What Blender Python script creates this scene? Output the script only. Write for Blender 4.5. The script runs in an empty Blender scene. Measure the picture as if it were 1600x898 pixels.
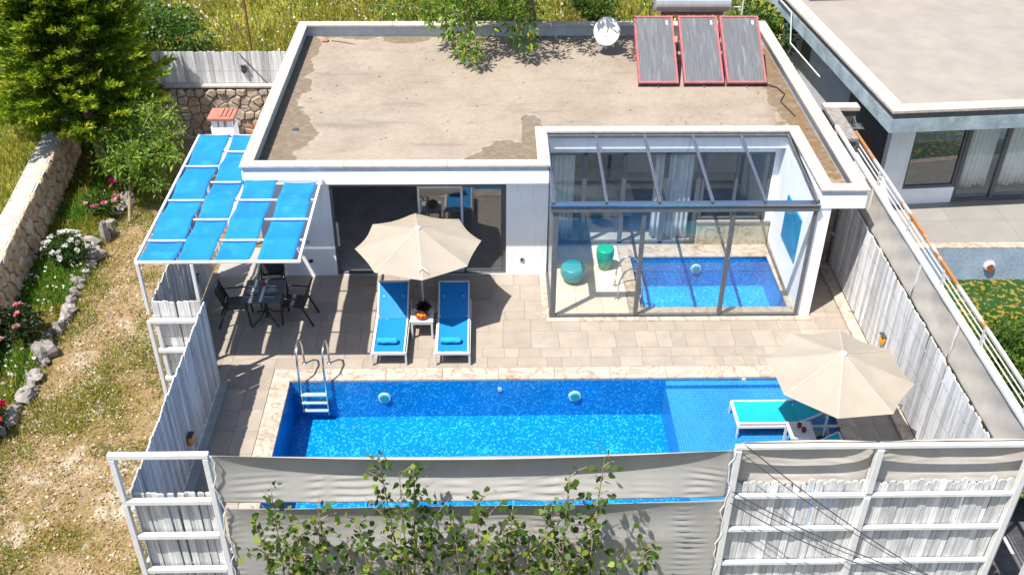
import bpy, math, random
import numpy as np
from mathutils import Vector, Matrix, noise as mnoise
random.seed(7); RNG = np.random.default_rng(11)
R = math.radians; PI = math.pi
scn = bpy.context.scene; COL = scn.collection

# ------------------------------------------------------------------ camera
cam = bpy.data.cameras.new("camera"); camo = bpy.data.objects.new("camera", cam); COL.objects.link(camo)
p_, y_, r_ = R(34.9543), R(1.50083), R(0.4886)
cp, sp, cy, sy = math.cos(p_), math.sin(p_), math.cos(y_), math.sin(y_)
F = Vector((sy*cp, cy*cp, -sp)); RT = Vector((cy, -sy, 0)); UP = RT.cross(F)
R2 = math.cos(r_)*RT + math.sin(r_)*UP; U2 = -math.sin(r_)*RT + math.cos(r_)*UP
camo.matrix_world = Matrix(((R2.x, U2.x, -F.x, 0), (R2.y, U2.y, -F.y, 0), (R2.z, U2.z, -F.z, 13.0), (0, 0, 0, 1)))
cam.sensor_width = 36; cam.lens = 1590.47/1600*36; cam.clip_end = 2000; cam.clip_start = 0.1
scn.camera = camo

# ------------------------------------------------------------------ world, sun, exposure
W = bpy.data.worlds.new("World"); scn.world = W; W.use_nodes = True
wn = W.node_tree; bg = wn.nodes["Background"]
sky = wn.nodes.new("ShaderNodeTexSky"); sky.sky_type = 'NISHITA'; sky.sun_disc = False
SUN = Vector((-0.37, -0.295, 1.0)).normalized()
sky.sun_elevation = math.asin(SUN.z); sky.sun_rotation = math.atan2(SUN.x, SUN.y)
sky.air_density = 1.0; sky.dust_density = 1.5; sky.ozone_density = 1.0
wn.links.new(sky.outputs[0], bg.inputs[0]); bg.inputs[1].default_value = 0.105
sl = bpy.data.lights.new("sun", 'SUN'); sl.energy = 4.3; sl.angle = R(0.53); sl.color = (1.0, 0.955, 0.89)
so = bpy.data.objects.new("sun", sl); COL.objects.link(so); so.rotation_euler = (-SUN).to_track_quat('-Z', 'Y').to_euler(); so.location = (-10, -8, 30)
vs = scn.view_settings; vs.view_transform = 'Standard'; vs.look = 'None'; vs.exposure = 1.12; vs.gamma = 1
scn.cycles.use_denoising = True
scn.cycles.max_bounces = 8; scn.cycles.transparent_max_bounces = 16; scn.cycles.glossy_bounces = 4
scn.cycles.caustics_reflective = False; scn.cycles.caustics_refractive = False

# ------------------------------------------------------------------ node helpers
class NT:
    def __init__(s, name):
        s.m = bpy.data.materials.new(name); s.m.use_nodes = True; s.t = s.m.node_tree; s.t.nodes.clear()
        s.out = s.n("OutputMaterial"); s._pos = None
    def n(s, k, **kw):
        x = s.t.nodes.new("ShaderNode"+k)
        for a, b in kw.items(): setattr(x, a, b)
        return x
    def l(s, a, b): s.t.links.new(a, b)
    def set(s, sock, v):
        if isinstance(v, bpy.types.NodeSocket): s.l(v, sock)
        elif v is not None:
            if sock.type == 'RGBA' and len(v) == 3: v = (*v, 1)
            sock.default_value = v
    def pos(s):
        if s._pos is None: s._pos = s.n("NewGeometry").outputs["Position"]
        return s._pos
    def vscale(s, v, sc):
        x = s.n("VectorMath", operation='MULTIPLY'); s.set(x.inputs[0], v); s.set(x.inputs[1], sc); return x.outputs[0]
    def noise(s, scale=5, detail=4, rough=.55, vec=None, stretch=None, dist=0):
        v = vec if vec is not None else s.pos()
        if stretch: v = s.vscale(v, stretch)
        x = s.n("TexNoise"); x.inputs["Scale"].default_value = scale; x.inputs["Detail"].default_value = detail
        x.inputs["Roughness"].default_value = rough; x.inputs["Distortion"].default_value = dist; s.l(v, x.inputs["Vector"]); return x.outputs["Fac"]
    def math(s, op, a, b=None, c=None, clamp=False):
        x = s.n("Math", operation=op, use_clamp=clamp); s.set(x.inputs[0], a)
        if b is not None: s.set(x.inputs[1], b)
        if c is not None: s.set(x.inputs[2], c)
        return x.outputs[0]
    def ramp(s, f, lo, hi, a=0.0, b=1.0):
        x = s.n("MapRange"); x.interpolation_type = 'SMOOTHSTEP'; s.set(x.inputs[0], f)
        for i, v in zip((1, 2, 3, 4), (lo, hi, a, b)): x.inputs[i].default_value = v
        return x.outputs[0]
    def mix(s, f, a, b, mode='MIX'):
        x = s.n("Mix", data_type='RGBA', blend_type=mode); s.set(x.inputs[0], f); s.set(x.inputs[6], a); s.set(x.inputs[7], b); return x.outputs[2]
    def gain(s, col, f):   # colour * scalar
        x = s.n("VectorMath", operation='SCALE'); s.set(x.inputs[0], col); s.set(x.inputs[3], f); return x.outputs[0]
    def sep(s, v):
        x = s.n("SeparateXYZ"); s.l(v, x.inputs[0]); return x.outputs
    def comb(s, a, b, c):
        x = s.n("CombineXYZ"); s.set(x.inputs[0], a); s.set(x.inputs[1], b); s.set(x.inputs[2], c); return x.outputs[0]
    def rand(s): return s.n("ObjectInfo").outputs["Random"]
    def bump(s, h, strength=.3, dist=.02):
        x = s.n("Bump"); x.inputs["Strength"].default_value = strength; x.inputs["Distance"].default_value = dist; s.l(h, x.inputs["Height"]); return x.outputs[0]
    def principled(s, col, rough=.6, metal=0, spec=.4, normal=None, **kw):
        b = s.n("BsdfPrincipled"); s.set(b.inputs["Base Color"], col); s.set(b.inputs["Roughness"], rough); b.inputs["Metallic"].default_value = metal
        b.inputs["Specular IOR Level"].default_value = spec
        if normal is not None: s.l(normal, b.inputs["Normal"])
        for k, v in kw.items(): b.inputs[k].default_value = v
        return b
    def done(s, sh):
        s.l(sh.outputs[0] if hasattr(sh, 'outputs') else sh, s.out.inputs[0]); return s.m

def plain(name, base, rough=.6, var=.12, scale=6, bump=0, bscale=40, metal=0, orand=0, stretch=None, spec=.4, c2=None, c2lo=.55, c2hi=.7, c2scale=3, c2stretch=None):
    t = NT(name)
    f = t.noise(scale, 5, .6, stretch=stretch)
    col = t.gain(base, t.ramp(f, .2, .8, 1-var, 1+var))
    if c2: col = t.mix(t.ramp(t.noise(c2scale, 6, .65, stretch=c2stretch), c2lo, c2hi), col, c2)
    if orand: col = t.gain(col, t.math('MULTIPLY_ADD', t.rand(), 2*orand, 1-orand))
    nm = t.bump(t.noise(bscale, 4, .6, stretch=stretch), bump, .02) if bump else None
    return t.done(t.principled(col, rough, metal, spec, nm))

MAT = {}
MAT['white_paint'] = plain('white_paint', (.84, .84, .845), .7, .05, 2, .12, 60, c2=(.66, .65, .64), c2lo=.52, c2hi=.8, c2scale=1.6, c2stretch=(4, 4, .35))
MAT['grey_paint'] = plain('grey_paint', (.40, .45, .49), .6, .14, 3, .1, 50)
MAT['neighbour_grey'] = plain('neighbour_grey', (.24, .30, .33), .6, .3, 2.4, .1, 50, c2=(.36, .43, .46), c2lo=.5, c2hi=.7, c2scale=2)
MAT['neighbour_wall'] = plain('neighbour_wall', (.46, .47, .50), .7, .08, 3)
MAT['dark_cladding'] = plain('dark_cladding', (.10, .10, .105), .55, .2, 4)
MAT['dark_frame'] = plain('dark_frame', (.10, .105, .11), .4, .12, 8, c2=(.25, .26, .27), c2lo=.6, c2hi=.75, c2scale=9, c2stretch=(1, .3, 1))
MAT['dark_metal'] = plain('dark_metal', (.05, .05, .055), .4, .1)
MAT['black_plastic'] = plain('black_plastic', (.025, .025, .028), .45, .2, 20)
MAT['table_top'] = plain('table_top', (.075, .08, .085), .5, .2, 12)
MAT['white_plastic'] = plain('white_plastic', (0.525, 0.525, 0.525), .4, .04, 10)
MAT['steel'] = plain('steel', (.6, .61, .62), .22, .1, 10, metal=1)
MAT['galvanised'] = plain('galvanised', (.62, .64, .66), .38, .12, 5, metal=.75, stretch=(4, .4, .4))
MAT['red_metal'] = plain('red_metal', (0.306, 0.0816, 0.0888), .5, .25, 9, c2=(0.225, 0.109, 0.0952), c2lo=.5, c2hi=.7, c2scale=6)
MAT['rusty_iron'] = plain('rusty_iron', (.16, .06, .03), .8, .4, 12)
MAT['terracotta'] = plain('terracotta', (0.336, 0.132, 0.0896), .7, .15, 10)
def m_canvas():
    t = NT('cream_canvas'); f = t.noise(2.5, 5, .6); col = t.gain((.37, .325, .262), t.ramp(f, .2, .8, .92, 1.06))
    nm = t.bump(t.noise(6, 4, .6), .3, .02); b = t.principled(col, .85, 0, .2, nm)
    tr = t.n("BsdfTranslucent"); t.set(tr.inputs[0], (.36, .28, .20)); mx = t.n("MixShader"); mx.inputs[0].default_value = .22
    t.l(b.outputs[0], mx.inputs[1]); t.l(tr.outputs[0], mx.inputs[2]); return t.done(mx)
MAT['cream_canvas'] = m_canvas()
MAT['seam_canvas'] = plain('seam_canvas', (.38, .34, .28), .85, .05)
MAT['screen_cloth'] = plain('screen_cloth', (.29, .28, .265), .85, .10, 2, .2, 110)
MAT['pale_screen'] = plain('pale_screen', (0.365, 0.333, 0.294), .85, .10, 3, .2, 110)
MAT['sky_fabric'] = plain('sky_fabric', (.0, .155, .50), .8, .16, 1.6, .35, 9, c2=(0.0178, 0.213, 0.509), c2lo=.5, c2hi=.75, c2scale=2.2)
MAT['lounger_mesh'] = plain('lounger_mesh', (0, 0.169, 0.433), .7, .06, 10, .1, 200)
MAT['towel'] = plain('towel', (0.0128, 0.269, 0.461), .95, .1, 30, .5, 120)
MAT['turquoise_mesh'] = plain('turquoise_mesh', (0, 0.299, 0.357), .7, .06, 10)
MAT['teal_plastic'] = plain('teal_plastic', (0.0136, 0.245, 0.286), .35, .05, 5)
MAT['green_plastic'] = plain('green_plastic', (0.0136, 0.286, 0.15), .35, .05, 5)
MAT['picture_blue'] = plain('picture_blue', (0, 0.225, 0.462), .5, .25, 3)
MAT['curtain'] = plain('curtain', (.72, .73, .74), .9, .05, 4)
MAT['dark_floor'] = plain('dark_floor', (.40, .39, .38), .6, .2, 2.5, c2=(.50, .49, .475), c2lo=.45, c2hi=.75, c2scale=2)
MAT['inner_wall'] = plain('inner_wall', (.72, .72, .73), .8, .05)
MAT['ceramic'] = plain('ceramic', (.22, .22, .23), .3, .1)
MAT['wine'] = plain('wine', (.16, .005, .02), .15, .1)
MAT['orange_skin'] = plain('orange_skin', (.75, .18, .01), .5, .15, 40)
MAT['bowl'] = plain('bowl', (.30, .07, .02), .4, .15)
MAT['rubber'] = plain('rubber', (.02, .02, .02), .7, .1)
MAT['bark'] = plain('bark', (.19, .13, .09), .9, .35, 9, .6, 25, stretch=(3, 3, .4))
MAT['twig'] = plain('twig', (0.24, 0.186, 0.12), .85, .25, 12)
MAT['cap_stone'] = plain('cap_stone', (0.317, 0.304, 0.28), .85, .15, 4, .4, 20)
MAT['mortar'] = plain('mortar', (.13, .10, .08), .95, .25, 8, .5, 30)
MAT['border_stone'] = plain('border_stone', (0.237, 0.213, 0.195), .9, .3, 6, .6, 12, orand=.15, c2=(0.13, 0.113, 0.101), c2lo=.5, c2hi=.7, c2scale=5)
MAT['base_slab'] = plain('base_slab', (.42, .37, .30), .8, .15, 14)
MAT['limestone'] = plain('limestone', (0.3, 0.276, 0.252), .7, .12, 3)
MAT['soil'] = plain('soil', (.10, .065, .04), .95, .35, 6, .5, 20, c2=(.19, .125, .05), c2lo=.5, c2hi=.65, c2scale=1.2)
MAT['asphalt'] = plain('asphalt', (0.0896, 0.0864, 0.0864), .9, .3, 5, .4, 40, c2=(0.123, 0.0392, 0.0168), c2lo=.62, c2hi=.68, c2scale=1.6)
MAT['terrace_stone'] = plain('terrace_stone', (0.23, 0.216, 0.196), .5, .08, 2, orand=.05)
MAT['amber'] = plain('amber', (.62, .27, .02), .3, .2, 10)
MAT['solar_glass'] = plain('solar_glass', (0.106, 0.109, 0.112), .22, .25, 3, stretch=(14, .5, .5), spec=.6, c2=(0.181, 0.184, 0.187), c2lo=.5, c2hi=.75, c2scale=2.4, c2stretch=(5, .6, .6))
MAT['cable'] = plain('cable', (.04, .04, .045), .6, .1)
MAT['rope'] = plain('rope', (.55, .53, .50), .9, .1)
MAT['red_flower'] = plain('red_flower', (.55, .01, .04), .7, .2, 20)

def m_stone(name, base, b2):
    t = NT(name); r = t.rand()
    col = t.mix(r, base, b2); f = t.noise(7, 6, .65); col = t.gain(col, t.ramp(f, .25, .75, .70, 1.25))
    col = t.mix(t.ramp(t.noise(2.6, 4), .55, .75), col, (.42, .20, .09))
    return t.done(t.principled(col, .9, 0, .25, t.bump(t.noise(14, 6, .7), .6, .03)))
MAT['wall_stone'] = m_stone('wall_stone', (0.545, 0.419, 0.302), (0.412, 0.287, 0.191))
MAT['back_stone'] = m_stone('back_stone', (0.408, 0.333, 0.266), (0.313, 0.245, 0.184))

def m_marble(name, base, vein, grout_rand=.10, scale=1.6, vlo=.47, vhi=.5, rough=.35, deep=.6):
    t = NT(name); r = t.rand()
    off = t.n("VectorMath", operation='ADD'); t.l(t.pos(), off.inputs[0]); k = t.math('MULTIPLY', r, 40.0); t.l(t.comb(k, k, k), off.inputs[1])
    v = off.outputs[0]
    n1 = t.noise(scale, 7, .62, vec=v, dist=1.2)
    ve = t.math('ABSOLUTE', t.math('SUBTRACT', n1, .5))
    col = t.mix(t.ramp(ve, .0, .035, deep, 0), base, vein)
    col = t.gain(col, t.ramp(t.noise(scale*1.7, 4, .6, vec=v), .25, .75, .88, 1.10))
    col = t.gain(col, t.math('MULTIPLY_ADD', r, 2*grout_rand, 1-grout_rand))
    return t.done(t.principled(col, rough, 0, .4, t.bump(t.noise(25, 4), .05, .01)))
MAT['tile'] = m_marble('tile', (0.285, 0.240, 0.193), (0.294, 0.264, 0.231), .07, 1.1, deep=.55, rough=.5)
MAT['room_tile'] = m_marble('room_tile', (0.561, 0.51, 0.408), (0.612, 0.57, 0.484), .06, 1.1, deep=.5)
MAT['coping'] = m_marble('coping', (0.39, 0.331, 0.272), (0.213, 0.13, 0.071), .05, 1.9, deep=.7)
MAT['cap_travertine'] = m_marble('cap_travertine', (0.414, 0.365, 0.322), (0.267, 0.194, 0.152), .04, 2.6, deep=.55, rough=.6)
MAT['brown_marble'] = m_marble('brown_marble', (0.281, 0.212, 0.17), (0.136, 0.085, 0.0595), .05, 1.6, deep=.8)
MAT['stone_bench'] = m_marble('stone_bench', (.44, .40, .31), (.22, .15, .07), .05, 1.3, deep=.6)

def m_mosaic(name, base, spread, size, lite=None, litp=.9, grout=None):
    t = NT(name)
    a = t.n("VectorMath", operation='ADD'); t.l(t.pos(), a.inputs[0]); a.inputs[1].default_value = (.0137, .0171, .0113)
    sn = t.n("VectorMath", operation='SNAP'); t.l(a.outputs[0], sn.inputs[0]); sn.inputs[1].default_value = (size,)*3
    wnz = t.n("TexWhiteNoise", noise_dimensions='3D'); t.l(sn.outputs[0], wnz.inputs[0])
    f = wnz.outputs[0]
    col = t.gain(base, t.math('MULTIPLY_ADD', f, 2*spread, 1-spread))
    if lite: col = t.mix(t.ramp(f, litp, litp+.01), col, lite)  # random pale tiles stand in for caustic glitter on the pool floor
    if grout:
        fr = t.n("VectorMath", operation='SUBTRACT'); t.l(a.outputs[0], fr.inputs[0]); t.l(sn.outputs[0], fr.inputs[1])
        x, y, z = t.sep(fr.outputs[0]); g = t.math('MINIMUM', x, y)
        col = t.mix(t.ramp(g, size*.10, size*.16, 1, 0), col, grout)
    col = t.gain(col, t.ramp(t.noise(1.1, 3), .3, .7, .9, 1.1))
    return t.done(t.principled(col, .3, 0, .4))
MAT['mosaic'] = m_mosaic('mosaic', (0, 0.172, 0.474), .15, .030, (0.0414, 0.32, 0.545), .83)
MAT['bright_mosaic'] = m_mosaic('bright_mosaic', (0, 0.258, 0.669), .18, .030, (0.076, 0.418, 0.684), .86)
MAT['shelf_mosaic'] = m_mosaic('shelf_mosaic', (.008, .165, .44), .18, .045, None, .9, (.14, .30, .52))
MAT['grey_mosaic'] = m_mosaic('grey_mosaic', (.27, .34, .45), .12, .06, None, .9, (.40, .47, .56))

def m_water(name, tint, ior=1.33, bs=5, strength=.25):
    t = NT(name)
    nm = t.bump(t.noise(bs, 3, .5, dist=.6), strength, .03)
    lw_ = t.n("LayerWeight"); t.l(nm, lw_.inputs["Normal"]); f = t.math('MULTIPLY_ADD', t.math('POWER', lw_.outputs["Facing"], 5.0), .95, .022, clamp=True)
    tr = t.n("BsdfTransparent"); tr.inputs[0].default_value = (*tint, 1)
    gl = t.n("BsdfGlossy"); gl.inputs["Roughness"].default_value = .02; t.l(nm, gl.inputs["Normal"])
    mx = t.n("MixShader"); t.l(f, mx.inputs[0]); t.l(tr.outputs[0], mx.inputs[1]); t.l(gl.outputs[0], mx.inputs[2])
    return t.done(mx)
MAT['water'] = m_water('water', (.78, .96, 1.0))
def m_glass(name, tint, base, mul):
    t = NT(name)
    lw_ = t.n("LayerWeight"); f = t.math('MULTIPLY_ADD', t.math('POWER', lw_.outputs["Facing"], 5.0), mul, base, clamp=True)
    tr = t.n("BsdfTransparent"); tr.inputs[0].default_value = (*tint, 1)
    gl = t.n("BsdfGlossy"); gl.inputs["Roughness"].default_value = .0
    mx = t.n("MixShader"); t.l(f, mx.inputs[0]); t.l(tr.outputs[0], mx.inputs[1]); t.l(gl.outputs[0], mx.inputs[2])
    return t.done(mx)
MAT['glass'] = m_glass('glass', (.95, .975, .965), .11, .8)
MAT['roof_glass'] = m_glass('roof_glass', (.92, .955, .96), .05, .8)
MAT['rear_glass'] = m_glass('rear_glass', (.86, .90, .90), .08, .8)
MAT['door_glass'] = m_glass('door_glass', (.76, .80, .80), .20, .8)

def m_algae():
    t = NT('algae_water')
    n1 = t.noise(7.5, 5, .6, dist=.5)
    col = t.mix(t.ramp(n1, .53, .57), (.014, .05, .006), (.20, .135, .012))
    return t.done(t.principled(col, t.ramp(n1, .53, .57, .08, .7), 0, .4, t.bump(n1, .2, .02)))
MAT['algae_water'] = m_algae()

def m_wood(name, base, dark):
    t = NT(name); r = t.rand(); tc = t.n("TexCoord").outputs["Object"]
    off = t.n("VectorMath", operation='ADD'); t.l(tc, off.inputs[0]); k = t.math('MULTIPLY', r, 60.0); t.l(t.comb(k, k, k), off.inputs[1])
    g = t.noise(16, 5, .65, vec=t.vscale(off.outputs[0], (3, 1, .10)))
    col = t.mix(t.ramp(g, .38, .72), base, dark)
    col = t.mix(t.ramp(t.noise(4, 3, .6, vec=off.outputs[0]), .62, .75, 0, .6), col, (.42, .41, .40))
    x, y, z = t.sep(tc)
    dx = t.math('ABSOLUTE', t.math('SUBTRACT', t.math('ABSOLUTE', x), .030))
    dz = t.math('MINIMUM', t.math('ABSOLUTE', t.math('SUBTRACT', z, 1.55)), t.math('MINIMUM', t.math('ABSOLUTE', t.math('SUBTRACT', z, .95)), t.math('ABSOLUTE', t.math('SUBTRACT', z, .35))))
    d = t.math('MAXIMUM', dx, dz); col = t.mix(t.ramp(d, .008, .012, 1, 0), col, (.10, .09, .085))
    col = t.gain(col, t.math('MULTIPLY_ADD', r, .46, .60))
    return t.done(t.principled(col, .8, 0, .3, t.bump(g, .25, .01)))
MAT['picket_wood'] = m_wood('picket_wood', (.69, .685, .675), (.36, .355, .35))
MAT['kerb'] = plain('kerb', (0.27, 0.276, 0.282), .8, .15, 5, .3, 30)

def m_white_steel():
    t = NT('white_steel')
    col = t.mix(t.ramp(t.noise(2.2, 6, .7), .70, .76), (.56, .56, .555), (.31, .13, .04))
    col = t.gain(col, t.ramp(t.noise(5, 3), .3, .7, .93, 1.04))
    return t.done(t.principled(col, .45, 0, .4))
MAT['white_steel'] = m_white_steel()
def m_rust_rail():
    t = NT('rust_rail')
    col = t.mix(t.ramp(t.noise(.9, 5, .6), .46, .56), (.47, .455, .44), (.31, .13, .037))
    return t.done(t.principled(col, .6, 0, .3))
MAT['rust_rail'] = m_rust_rail()

def m_roof():
    t = NT('roof_screed'); P = t.pos()
    big = t.noise(.7, 6, .65); fine = t.noise(9, 5, .6)
    col = t.mix(t.ramp(big, .35, .7), (.268, .222, .174), (.218, .178, .138))
    col = t.gain(col, t.ramp(fine, .3, .7, .93, 1.06))
    col = t.mix(t.ramp(t.noise(1.5, 5, .6, stretch=(.35, 1.4, 1)), .55, .74, 0, .75), col, (.155, .13, .102))
    x, y, z = t.sep(P)
    w = t.math('MULTIPLY', t.math('SUBTRACT', t.noise(1.1, 3, .5), .5), 1.5)
    def blob(cx, cy, rx, ry):
        dx = t.math('DIVIDE', t.math('SUBTRACT', x, cx), rx); dy = t.math('DIVIDE', t.math('SUBTRACT', y, cy), ry)
        return t.math('ADD', t.math('SQRT', t.math('ADD', t.math('MULTIPLY', dx, dx), t.math('MULTIPLY', dy, dy))), w)
    d = None
    for b in ((-4.72, 20.6, .85, 1.45), (-5.0, 24.5, .55, 3.4), (.45, 19.3, .85, .95), (-2, 27.0, 4, .75), (7.3, 22, .5, 4), (-4.6, 19.0, .9, .5), (1.0, 20.5, .3, 1)):
        q = blob(*b); d = q if d is None else t.math('MINIMUM', d, q)
    wet = t.math('MULTIPLY', t.ramp(d, .96, 1.03, 1, 0), .82)
    vo = t.n("TexVoronoi", feature='DISTANCE_TO_EDGE'); vo.inputs["Scale"].default_value = .42
    wv = t.n("VectorMath", operation='ADD'); t.l(P, wv.inputs[0]); nn = t.noise(1.7, 5, .7); t.l(t.comb(nn, t.noise(2.3, 5, .7), 0.0), wv.inputs[1]); t.l(wv.outputs[0], vo.inputs["Vector"])
    col = t.mix(t.math('MULTIPLY', t.ramp(vo.outputs["Distance"], .001, .007, .55, 0), t.ramp(t.noise(.6, 3), .48, .6)), col, (.10, .085, .07))
    col = t.mix(wet, col, t.mix(t.ramp(fine, .3, .7), (.112, .084, .055), (.143, .109, .074)))
    rim = t.math('MULTIPLY', t.ramp(d, 1.0, 1.12, 1, 0), t.ramp(t.noise(7, 5), .5, .62))
    rim = t.math('MULTIPLY', rim, t.math('SUBTRACT', 1.0, wet))
    col = t.mix(rim, col, (.30, .265, .225))
    e = t.ramp(t.math('ADD', x, t.math('MULTIPLY', w, .6)), 6.3, 7.0)
    col = t.mix(t.math('MULTIPLY', e, t.ramp(t.noise(4, 5), .42, .58)), col, (.155, .093, .043))
    return t.done(t.principled(col, .85, 0, .25, t.bump(fine, .15, .02)))
MAT['roof_screed'] = m_roof()
MAT['neighbour_roof'] = plain('neighbour_roof', (0.239, 0.212, 0.182), .85, .12, 1.2, .15, 15, c2=(0.229, 0.198, 0.163), c2lo=.55, c2hi=.75, c2scale=.9)

def m_ground(name, cols, lo, hi, scale, spk=14):
    t = NT(name)
    n1 = t.noise(scale, 7, .68); n2 = t.noise(spk, 4, .6)
    col = t.mix(t.ramp(n1, lo, hi), cols[0], cols[1])
    col = t.mix(t.ramp(t.noise(scale*2.3, 5, .6), .55, .66), col, cols[2])
    col = t.gain(col, t.ramp(n2, .3, .7, .72, 1.25))
    return t.done(t.principled(col, .95, 0, .1, t.bump(n2, .6, .03)))
MAT['dry_ground'] = m_ground('dry_ground', ((0.235, 0.168, 0.0976), (0.151, 0.112, 0.0364), (0.336, 0.28, 0.207)), .42, .62, .55, 22)
MAT['hill_ground'] = m_ground('hill_ground', ((0.187, 0.169, 0.025), (0.0936, 0.112, 0.0156), (0.25, 0.206, 0.0499)), .42, .62, .5, 9)
MAT['bed_ground'] = m_ground('bed_ground', ((0.0384, 0.0576, 0.0096), (0.109, 0.0832, 0.016), (0.032, 0.0256, 0.0128)), .45, .6, .9, 12)
MAT['base_ground'] = m_ground('base_ground', ((0.156, 0.132, 0.066), (0.0896, 0.096, 0.03), (0.192, 0.162, 0.102)), .42, .62, .3, 5)

def m_leaf(name, transl=.42, rough=.5):
    t = NT(name); a = t.gain(t.n("Attribute", attribute_name='tint').outputs["Color"], .70)
    b = t.principled(a, rough, 0, .35)
    tr = t.n("BsdfTranslucent"); t.l(t.gain(a, 1.5), tr.inputs[0])
    mx = t.n("MixShader"); mx.inputs[0].default_value = transl; t.l(b.outputs[0], mx.inputs[1]); t.l(tr.outputs[0], mx.inputs[2])
    return t.done(mx)
MAT['leaf'] = m_leaf('leaf'); MAT['grass'] = m_leaf('grass', .3, .7); MAT['petal'] = m_leaf('petal', .3, .7)

# ------------------------------------------------------------------ mesh builder / linking
WORLD = {}     # world origin of every thing, so that parts can be modelled in world coordinates
class MB:
    def __init__(s): s.v = []; s.f = []
    def add(s, vs, fs):
        k = len(s.v); s.v += [tuple(v) for v in vs]; s.f += [tuple(i+k for i in f) for f in fs]; return s
    def box(s, x0, x1, y0, y1, z0, z1):
        return s.add([(x0,y0,z0),(x1,y0,z0),(x1,y1,z0),(x0,y1,z0),(x0,y0,z1),(x1,y0,z1),(x1,y1,z1),(x0,y1,z1)],
                     [(0,3,2,1),(4,5,6,7),(0,1,5,4),(1,2,6,5),(2,3,7,6),(3,0,4,7)])
    def bar(s, a, b, w, h=None, up=(0,0,1)):
        a, b = Vector(a), Vector(b); h = h or w; d = (b-a).normalized(); u = Vector(up)
        if abs(d.dot(u)) > .98: u = Vector((0,1,0))
        sd = d.cross(u).normalized(); u = sd.cross(d).normalized(); vs = []
        for p in (a, b):
            for i, j in ((-1,-1),(1,-1),(1,1),(-1,1)): vs.append(p+sd*(i*w/2)+u*(j*h/2))
        return s.add(vs, [(0,1,2,3),(7,6,5,4),(0,4,5,1),(1,5,6,2),(2,6,7,3),(3,7,4,0)])
    def tube(s, pts, r, n=8, caps=True):
        pts = [Vector(p) for p in pts]; rr = r if isinstance(r, (list, tuple)) else [r]*len(pts); vs = []; fs = []; prev = None
        for i, p in enumerate(pts):
            d = (pts[min(i+1, len(pts)-1)]-pts[max(i-1, 0)]).normalized()
            if prev is None:
                u = Vector((0,0,1)) if abs(d.z) < .9 else Vector((1,0,0)); sd = d.cross(u).normalized()
            else: sd = (prev-d*prev.dot(d)).normalized()
            prev = sd; u = sd.cross(d)
            for k in range(n):
                a = 2*PI*k/n; vs.append(p+(sd*math.cos(a)+u*math.sin(a))*rr[i])
        for i in range(len(pts)-1):
            for k in range(n): fs.append((i*n+k, i*n+(k+1) % n, (i+1)*n+(k+1) % n, (i+1)*n+k))
        if caps: fs += [tuple(range(n-1, -1, -1)), tuple(range((len(pts)-1)*n, len(pts)*n))]
        return s.add(vs, fs)
    def lathe(s, c, prof, n=24, phase=0):
        vs = []; fs = []; c = Vector(c)
        for r, z in prof:
            for k in range(n):
                a = 2*PI*k/n+phase; vs.append(c+Vector((r*math.cos(a), r*math.sin(a), z)))
        for i in range(len(prof)-1):
            for k in range(n): fs.append((i*n+k, i*n+(k+1) % n, (i+1)*n+(k+1) % n, (i+1)*n+k))
        fs += [tuple(range(n-1, -1, -1)), tuple(range((len(prof)-1)*n, len(prof)*n))]
        return s.add(vs, fs)
    def prism(s, poly, z0, z1):
        n = len(poly); vs = [(x, y, z0) for x, y in poly]+[(x, y, z1) for x, y in poly]
        return s.add(vs, [tuple(range(n-1, -1, -1)), tuple(range(n, 2*n))]+[(i, (i+1) % n, n+(i+1) % n, n+i) for i in range(n)])
    def grid(s, fn, nu, nv):
        vs = [fn(i/nu, j/nv) for j in range(nv+1) for i in range(nu+1)]
        return s.add(vs, [(j*(nu+1)+i, j*(nu+1)+i+1, (j+1)*(nu+1)+i+1, (j+1)*(nu+1)+i) for j in range(nv) for i in range(nu)])
    def quad(s, a, b, c, d): return s.add([a, b, c, d], [(0, 1, 2, 3)])
def origin(o):
    while o is not None:
        if o.name in WORLD: return WORLD[o.name]
        o = o.parent
    return Vector((0,0,0))
def meshobj(name, me, mat, parent=None, loc=None):
    me.name = name
    if mat is not None and not me.materials: me.materials.append(MAT[mat])
    o = bpy.data.objects.new(name, me); COL.objects.link(o)
    if parent is not None: o.parent = parent
    return o
def part(name, mb, mat, parent=None, smooth=False, bevel=0, solid=0, loc=None):
    me = bpy.data.meshes.new(name); L = origin(parent) if parent is not None else (Vector(loc) if loc is not None else Vector((0,0,0)))
    me.from_pydata([(v[0]-L.x, v[1]-L.y, v[2]-L.z) for v in mb.v], [], mb.f); me.update()
    o = meshobj(name, me, mat, parent)
    if parent is None and loc is not None: o.location = loc; WORLD[o.name] = Vector(loc)
    if smooth: me.polygons.foreach_set('use_smooth', [True]*len(me.polygons))
    if solid: md = o.modifiers.new("solidify", 'SOLIDIFY'); md.thickness = solid; md.offset = 0
    if bevel: md = o.modifiers.new("bevel", 'BEVEL'); md.width = bevel; md.segments = 1; md.limit_method = 'ANGLE'
    return o
def tag(o, label=None, cat=None, group=None, kind=None):
    for k, v in (('label', label), ('category', cat), ('group', group), ('kind', kind)):
        if v: o[k] = v
    return o
def thing(name, label, cat, loc=(0,0,0), group=None):
    o = bpy.data.objects.new(name, None); COL.objects.link(o); o.location = loc; o.empty_display_size = .1
    WORLD[o.name] = Vector(loc); return tag(o, label, cat, group)
def struct(name, mb, mat, kind='structure', **k):
    return tag(part(name, mb, mat, **k), kind=kind)
def copy_tree(o, parent=None):
    c = o.copy(); COL.objects.link(c); c.parent = parent
    for ch in [x for x in o.children]: copy_tree(ch, c)
    return c
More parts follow.
